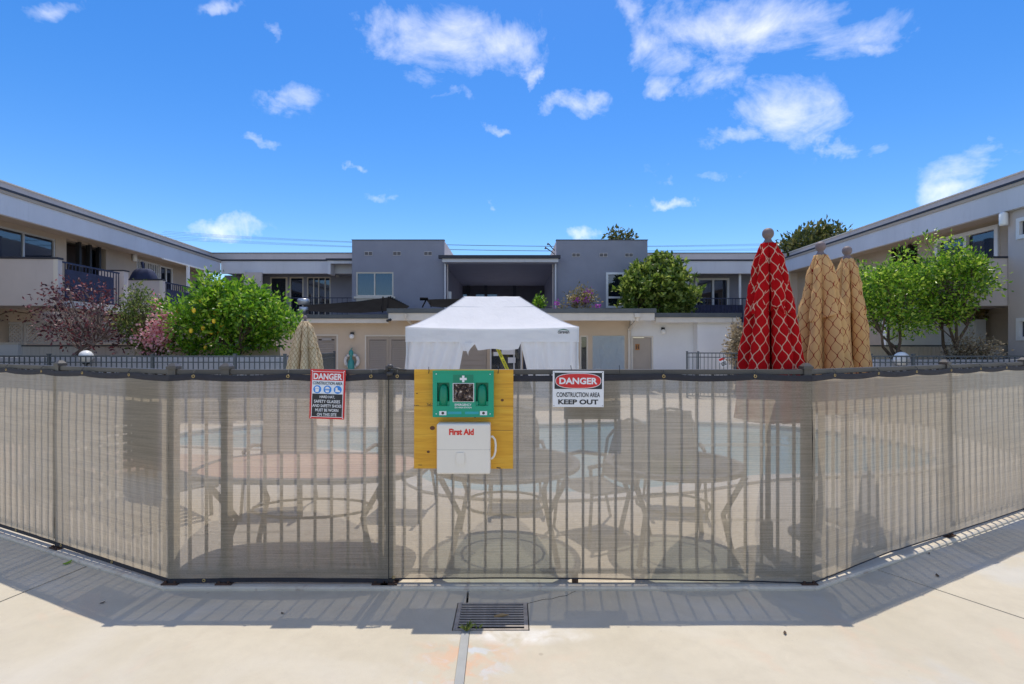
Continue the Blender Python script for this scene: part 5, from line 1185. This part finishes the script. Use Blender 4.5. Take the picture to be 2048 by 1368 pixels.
# right wing
rw = thing('apartment_right_wing', 'two storey apartment wing with a balcony along the right side', 'building', (13, 14, 0))
wing_roof(rw, MR, -7, 11.1)
BU = -.15; Arw = lambda px: a_of(MR, px, WB); MWR = Mwall(MR, WB); MWU = Mwall(MR, BU)
r1 = (Arw(1999), Arw(1872), 2.95, z_of(MR, 1998, 448, WB)); r2 = (Arw(1835), Arw(1786), 2.7, 4.88)
wall_open(MWR, .1, 11.9, 2.5, 4.97, .2, [r1, r2], 'upper_wall', stucco_tan, rw); wall_open(MWR, .1, 11.9, 0, 2.497, .2, [], 'lower_wall', stucco_tan, rw)
bx('inner_wall', (-.5, 1.15, 0), (12.3, 1.3, 5.5), interior, rw, MWR); bx('inner_wall', (-7, .6, 0), (.2, .7, 4.96), interior, rw, MWU)
window(MWR, *r1, rw, white_fr, .11, (Arw(1932),), glass_dark, None, .05, proud=.06)
bx('entry_panel', (r2[0], .5, r2[2]), (r2[1], .55, r2[3]), brown_dark, rw, MWR)
for q in (1790, 1806, 1823): bx('entry_post', (Arw(q), -.06, 2.66), (Arw(q)+.09, .06, 4.9), black_m, rw, MWR)
ub = (a_of(MR, 2110, BU), a_of(MR, 2034, BU), z_of(MR, 2036, 479, BU), z_of(MR, 2036, 437, BU)); lb = (ub[0], ub[1], z_of(MR, 2036, 681, BU), z_of(MR, 2036, 636, BU))
wall_open(MWU, -7, -.05, 0, 4.94, .2, [ub, lb], 'bay_wall', stucco_pale, rw); bx('bay_return', (-.049, WB-.1, 0), (.05, BU-.001, 4.94), stucco_pale, rw, MR)
window(MWU, *ub, rw, white_fr, .09, (), glass_dark, proud=.04); window(MWU, *lb, rw, white_fr, .09, (), glass_dark, proud=.04)
q = MWU @ Vector((a_of(MR, 2017, BU), -.12, z_of(MR, 2017, 438, BU))); wl = thing('wall_light', 'white cylinder wall light under the right eave', 'lamp', q); MB().lathe(q, [(.085, -.16), (.09, -.12), (.09, .12), (.06, .16)], 12).build('shade', globe_m, wl, True)
BF = 1.6
ab = .07
bx('end_wall', (ab, WB+.001, 2.62), (ab+.14, BF, 3.78), stucco_pale, rw, MR); bx('end_cap', (ab-.02, WB+.001, 3.781), (ab+.16, BF+.02, 3.83), drip, rw, MR)
bx('floor_slab', (ab+.141, WB+.001, 2.62), (ab+3.2, BF-.03, 2.76), stucco_pale, rw, MR); railing(rw, MR @ Matrix.Translation((ab+.15, BF-.03, 0)), 3.0, 2.76, 3.74, panel_=3.5)
bx('alcove_wall', (2.2, WB+.002, 0), (2.35, .75, 2.61), stucco, rw, MR)
pd = MR @ Vector((2.2, 0, 0)); dx0, dx1 = xat(1974, pd.y), xat(2001, pd.y)
sdr = bx('screen_door', (dx0, pd.y-.06, .05), (dx1, pd.y-.015, zat(655, pd.y)), black_m, rw)
for i in range(14):
    rnd = random.Random(i); bx('cutout', (dx0+.12+rnd.random()*.12, pd.y-.066, .9+i*.085), (dx0+.17+rnd.random()*.14, pd.y-.061, .94+i*.085), plank_m, sdr)
bx('door_header', (dx0-.12, pd.y-.10, zat(654, pd.y)), (dx1+.45, pd.y-.01, zat(644, pd.y)), cream, rw)
# patio wall at right with pots
YQ = 14.05
pwl = thing('patio_wall', 'white patio enclosure wall behind the citrus trees', 'wall', at(1870, 690, YQ)); bx('wall', (xat(1772, YQ), YQ, .02), (xat(1948, YQ), YQ+.15, zat(641, YQ)), pool_white, pwl); bx('wall', (xat(1948, YQ)+.001, YQ-.06, .02), (xat(1968, YQ), YQ+.2, zat(639, YQ)), pool_white, pwl); bx('cap', (xat(1770, YQ), YQ-.04, zat(641, YQ)+.001), (xat(1969, YQ), YQ+.22, zat(641, YQ)+.045), gutter, pwl)

# ================================================================ OVERHEAD WIRES
for i in range(6):
    z0 = 8.45+.16*i; m = MB(); sgv = .55+.1*(i % 3); pts = [(-26+52*j/24, 38+.25*i, z0+1.1*(1-j/24)*.6-sgv*(1-(2*j/24-1)**2)+.25) for j in range(25)]
    tag(m.tube(pts, .008, 4).build('power_line', wire_m), 'thin overhead wire crossing the sky behind the roofs', 'wire', 'overhead wires behind the roofs')

# ================================================================ PLANTS
def leaf_mesh(name, P, D, S, mat, parent, fold=.25, wid=.5):
    """one folded quad pair per leaf: P positions, D directions, S lengths"""
    n = len(P); rs = np.random.RandomState(n)
    D = D/np.linalg.norm(D, axis=1, keepdims=True); rv = rs.normal(size=(n, 3)); Wd = np.cross(D, rv); Wd /= np.linalg.norm(Wd, axis=1, keepdims=True)+1e-9
    N = np.cross(Wd, D); S = S[:, None]
    tip = P+D*S - N*S*.12; mid = P+D*S*.5; l = mid+Wd*S*wid*.5+N*S*fold*.3; r = mid-Wd*S*wid*.5+N*S*fold*.3
    V = np.stack([P, l, tip, r], 1).reshape(-1, 3)
    me = bpy.data.meshes.new(name); me.vertices.add(len(V)); me.vertices.foreach_set('co', V.ravel())
    me.loops.add(n*6); me.polygons.add(n*2); b = np.arange(n)*4
    idx = np.stack([b, b+1, b+2, b, b+2, b+3], 1).ravel(); me.loops.foreach_set('vertex_index', idx)
    me.polygons.foreach_set('loop_start', np.arange(n*2)*3); me.update(calc_edges=True); me.validate()
    return link(name, me, mat, parent)
def plant(name, label, cat, base, blobs, ncl, nlf, cr, ls, lmat, seed, bmat=bark, trunks=3, tr=.05, group=None, extra=None, shell=.5, up=.25, whorl=False, spread=.25, fork=.35, brr=.010):
    rnd = random.Random(seed); rs = np.random.RandomState(seed); base = Vector(base); t = thing(name, label, cat, base, group)
    wts = [b[1][0]*b[1][1]*b[1][2] for b in blobs]; cl = []
    for i in range(ncl):
        c, r = rnd.choices(blobs, wts)[0]; d = Vector([rnd.gauss(0, 1) for _ in range(3)]).normalized()*(shell+(1-shell)*rnd.random()**.6)
        cl.append(Vector((c[0]+d.x*r[0], c[1]+d.y*r[1], c[2]+d.z*r[2])))
    cen = sum(cl, Vector())/len(cl); zlo = min(c.z for c in cl)
    m = MB(); heads = []
    for k_ in range(trunks):
        b0 = base+Vector((rnd.uniform(-1, 1)*spread, rnd.uniform(-.3, .3)*spread, -.02)); h = cen+Vector((rnd.uniform(-.5, .5)*blobs[0][1][0], rnd.uniform(-.4, .4)*blobs[0][1][1], -(cen.z-base.z)*fork*rnd.uniform(.6, 1.2)))
        mid = b0.lerp(h, .5)+Vector((rnd.uniform(-.12, .12), rnd.uniform(-.1, .1), .02)); q1 = b0.lerp(mid, .5)+Vector((rnd.uniform(-.05, .05), 0, 0))
        m.tube([b0, q1, mid, h], [tr, tr*.85, tr*.7, tr*.5], 7); heads.append(h); heads.append(mid)
    for c in cl:
        h = min(heads, key=lambda q: (q-c).length+rnd.uniform(0, .4)); md = h.lerp(c, .5)+Vector((rnd.uniform(-.1, .1), rnd.uniform(-.1, .1), rnd.uniform(-.02, .12)))
        m.tube([h, md, c], [brr*1.6, brr, brr*.45], 4, False)
    m.build('trunk', bmat, t, True)
    C = np.array([tuple(c) for c in cl]); per = nlf//ncl; P = np.repeat(C, per, 0)
    if whorl:
        tips = P + rs.normal(size=P.shape)*cr; grp = 7; k2 = len(tips)//grp; tips = np.repeat(tips[rs.permutation(len(tips))[:k2]], grp, 0); P = tips; D = rs.normal(size=P.shape)+np.array([0, 0, .9])
    else:
        P = P + rs.normal(size=P.shape)*cr; D = (P-np.repeat(C, per, 0)[:len(P)])/cr + rs.normal(size=P.shape)*.8 + np.array([0, 0, up])
    S = ls*(.6+.8*rs.rand(len(P)))
    leaf_mesh('crown', P, D, S, lmat, t)
    return t, cl, rs, rnd
def blob(px, py, rx, ry, Y, dz=None): k_ = Y/F; return (at(px, py, Y), (rx*k_, (dz or rx*k_*.8), ry*k_))
# purple shrub
Y = 12.6
plant('purple_shrub', 'sparse purple leaved shrub in the left planter', 'shrub', (xat(163, Y), Y, 1.35), [blob(165, 630, 95, 62, Y), blob(215, 660, 55, 48, Y), blob(150, 600, 60, 40, Y)], 85, 1750, .11, .085, lf_purple, 3, bark_grey, 7, .026, shell=.4, spread=.4, fork=.6, brr=.010)
# crape myrtle
Y = 12.75
t, cl, rs, rnd = plant('pink_flowering_shrub', 'green shrub with pink flower sprays left of the lemon tree', 'shrub', (xat(300, Y), Y, 1.35), [blob(290, 645, 50, 58, Y), blob(318, 670, 38, 42, Y), blob(285, 600, 26, 26, Y)], 60, 4200, .11, .075, lf_myrtle, 8, bark, 4, .025, shell=.5)
fl = [c for c in cl if c.x > xat(302, Y)]
sel = np.array([tuple(c) for c in fl if rnd.random() < .45]+[tuple(at(335+rnd.uniform(-14, 18), 660+rnd.uniform(-25, 40), Y-.3)) for _ in range(16)]); Pf = np.repeat(sel, 60, 0)+rs.normal(size=(len(sel)*60, 3))*np.array([.08, .06, .12])+np.array([0, -.22, 0]); leaf_mesh('flower_sprays', Pf, rs.normal(size=Pf.shape), (.045+.035*rs.rand(len(Pf))), lf_pink, t, wid=.9)
# lemon tree
Y = 12.75
t, cl, rs, rnd = plant('lemon_tree', 'bushy lemon tree with yellow fruit behind the far left fence', 'tree', (xat(470, Y), Y, 1.35), [blob(412, 628, 66, 50, Y, .9), blob(498, 634, 70, 50, Y, .9), blob(552, 650, 36, 36, Y, .5), blob(432, 595, 54, 28, Y, .5), blob(388, 672, 38, 28, Y, .5), blob(480, 592, 40, 22, Y, .5), blob(378, 582, 22, 12, Y, .2), blob(420, 566, 20, 10, Y, .2), blob(590, 640, 14, 16, Y, .2)], 110, 12000, .135, .11, lf_lemon, 21, bark, 5, .05, shell=.55, spread=.7, fork=.5)
lm = MB().sphere((0, 0, 0), (.042, .042, .055), 10, 8).mesh('lemon', True)
for i in range(16):
    c = random.Random(i+5).choice([q for q in cl if q.y < Y+.15]); o = link('lemon', lm, lemon_m, t); o.location = c+Vector((random.uniform(-.15, .15), -.22, -.14))
# citrus trees at right
Y = 12.5
plant('citrus_tree', 'leafy citrus tree nearer the tan umbrellas', 'tree', (xat(1790, Y), Y, 1.3), [blob(1765, 590, 62, 60, Y, .7), blob(1740, 560, 46, 46, Y, .6), blob(1790, 640, 52, 40, Y, .6), blob(1812, 545, 40, 38, Y, .6)], 62, 6800, .125, .085, lf_citrus, 31, bark, 4, .045, shell=.5, spread=.5, fork=.55)
plant('citrus_tree', 'leafy citrus tree with twisted trunks right of its twin', 'tree', (xat(1885, Y), Y-.1, 1.3), [blob(1890, 570, 68, 58, Y, .7), blob(1925, 560, 42, 42, Y, .6), blob(1870, 630, 54, 36, Y, .6), blob(1848, 500, 14, 30, Y, .3), blob(1880, 515, 24, 28, Y, .4)], 66, 7200, .12, .085, lf_citrus, 33, bark, 4, .05, shell=.5, spread=.4, fork=.55)
plant('dry_shrub', 'dry straw coloured shrub beside the pale plank fence', 'shrub', (xat(1945, 12.3), 12.3, 1.3), [blob(1945, 702, 42, 22, 12.3, .4)], 40, 2600, .09, .05, lf_dry, 41, bark_grey, 4, .012, shell=.3)
plant('dark_shrub', 'low green shrub under the lemon tree', 'shrub', (xat(455, 12.2), 12.2, 1.33), [blob(452, 708, 22, 12, 12.2, .2)], 14, 500, .06, .08, lf_lemon, 45, bark, 2, .01, shell=.3)
# loquat-like tree on the roof deck
Y = 21.3
plant('broadleaf_tree', 'broad leaved evergreen in front of the right tower', 'tree', (xat(1315, Y), Y, 2.0), [blob(1310, 585, 70, 48, Y, 1.2), blob(1320, 548, 44, 30, Y, .9), blob(1355, 590, 38, 34, Y, .8), blob(1268, 590, 34, 34, Y, .8), blob(1328, 530, 18, 14, Y, .4)], 130, 11000, .16, .20, lf_loquat, 51, bark, 3, .07, shell=.6, whorl=True, fork=.5)
plant('bougainvillea', 'straggly bougainvillea with purple flowers on the pool house roof', 'shrub', (xat(1160, 20.4), 20.4, 2.75), [blob(1165, 600, 28, 16, 20.4, .4), blob(1120, 612, 14, 8, 20.4, .2)], 30, 900, .12, .10, lf_boug, 55, bark, 5, .012, shell=.4)
for (a, b) in ((1177, 583), (1152, 601), (1172, 600), (1113, 606), (1195, 613)):
    q = at(a, b, 20.1); tg = [o for o in COL.objects if o.name.startswith('bougainvillea')][0]; rs = np.random.RandomState(a); Pq = np.array([tuple(q)]*22)+rs.normal(size=(22, 3))*.06; leaf_mesh('flower_cluster', Pq, rs.normal(size=Pq.shape), np.full(22, .08), lf_mag, tg, wid=.9)['kind'] = 'stuff'
plant('roof_plant', 'small potted plant in the breezeway opening', 'plant', (xat(1078, 20.8), 20.8, 2.75), [blob(1078, 604, 8, 14, 20.8, .2)], 14, 320, .08, .11, lf_lemon, 57, bark, 2, .012, shell=.3)
plant('far_tree', 'olive toned tree rising behind the right wing roof', 'tree', (xat(1610, 36), 36, 0), [blob(1625, 492, 50, 30, 36, 2), blob(1590, 502, 34, 16, 36, 1.5), blob(1645, 475, 24, 16, 36, 1)], 60, 3600, .35, .34, lf_dark, 61, bark, 2, .15, shell=.5)
plant('far_tree', 'dark tree tips showing above the right tower', 'tree', (xat(1238, 34), 34, 0), [blob(1218, 474, 7, 9, 34, .3), blob(1238, 470, 9, 11, 34, .3), blob(1256, 474, 8, 9, 34, .3), blob(1238, 492, 26, 8, 34, .6)], 22, 700, .16, .26, lf_dark, 63, bark, 3, .06, shell=.3)
plant('dark_shrub', 'dark foliage between the white wall and the red umbrella', 'shrub', (xat(1480, 17.5), 17.5, .02), [blob(1478, 690, 18, 40, 17.5, .4)], 40, 1500, .12, .11, lf_dry, 65, bark, 3, .03, shell=.3)
# pots on the patio wall
for i, (a, lab) in enumerate(((1920, 'low spiky potted plant on the white patio wall, left of two'), (1950, 'low spiky potted plant on the white patio wall, right of two'))):
    p = Vector((xat(a, YQ), YQ+.08, zat(641, YQ)+.046)); t, cl, rs, rnd = plant('potted_plant', lab, 'plant', p, [((p.x, p.y, p.z+.18), (.26, .12, .1))], 14, 420, .05, .12, lf_boug, 70+i, bark, 2, .008, shell=.3)
    MB().lathe(p, [(.08, 0), (.12, .12), (.125, .14)], 14).build('pot', terracotta, t, True)
for i, (a, b, lab) in enumerate(((30, 620, 'bare vine under the left balcony'),)):
    t = thing('vine', lab, 'vine', at(20, 640, 13.6)); rnd = random.Random(5); m = MB()
    m.tube([at(-30+14*j, 632-1.6*j+4*math.sin(j*1.3), 13.4) for j in range(9)], .012, 5); m.build('stem', bark, t)
    P = np.array([tuple(at(-20+rnd.uniform(0, 100), 625+rnd.uniform(-8, 18), 13.35)) for _ in range(60)]); leaf_mesh('leaves', P, np.random.RandomState(3).normal(size=P.shape), np.full(60, .08), lf_purple, t)
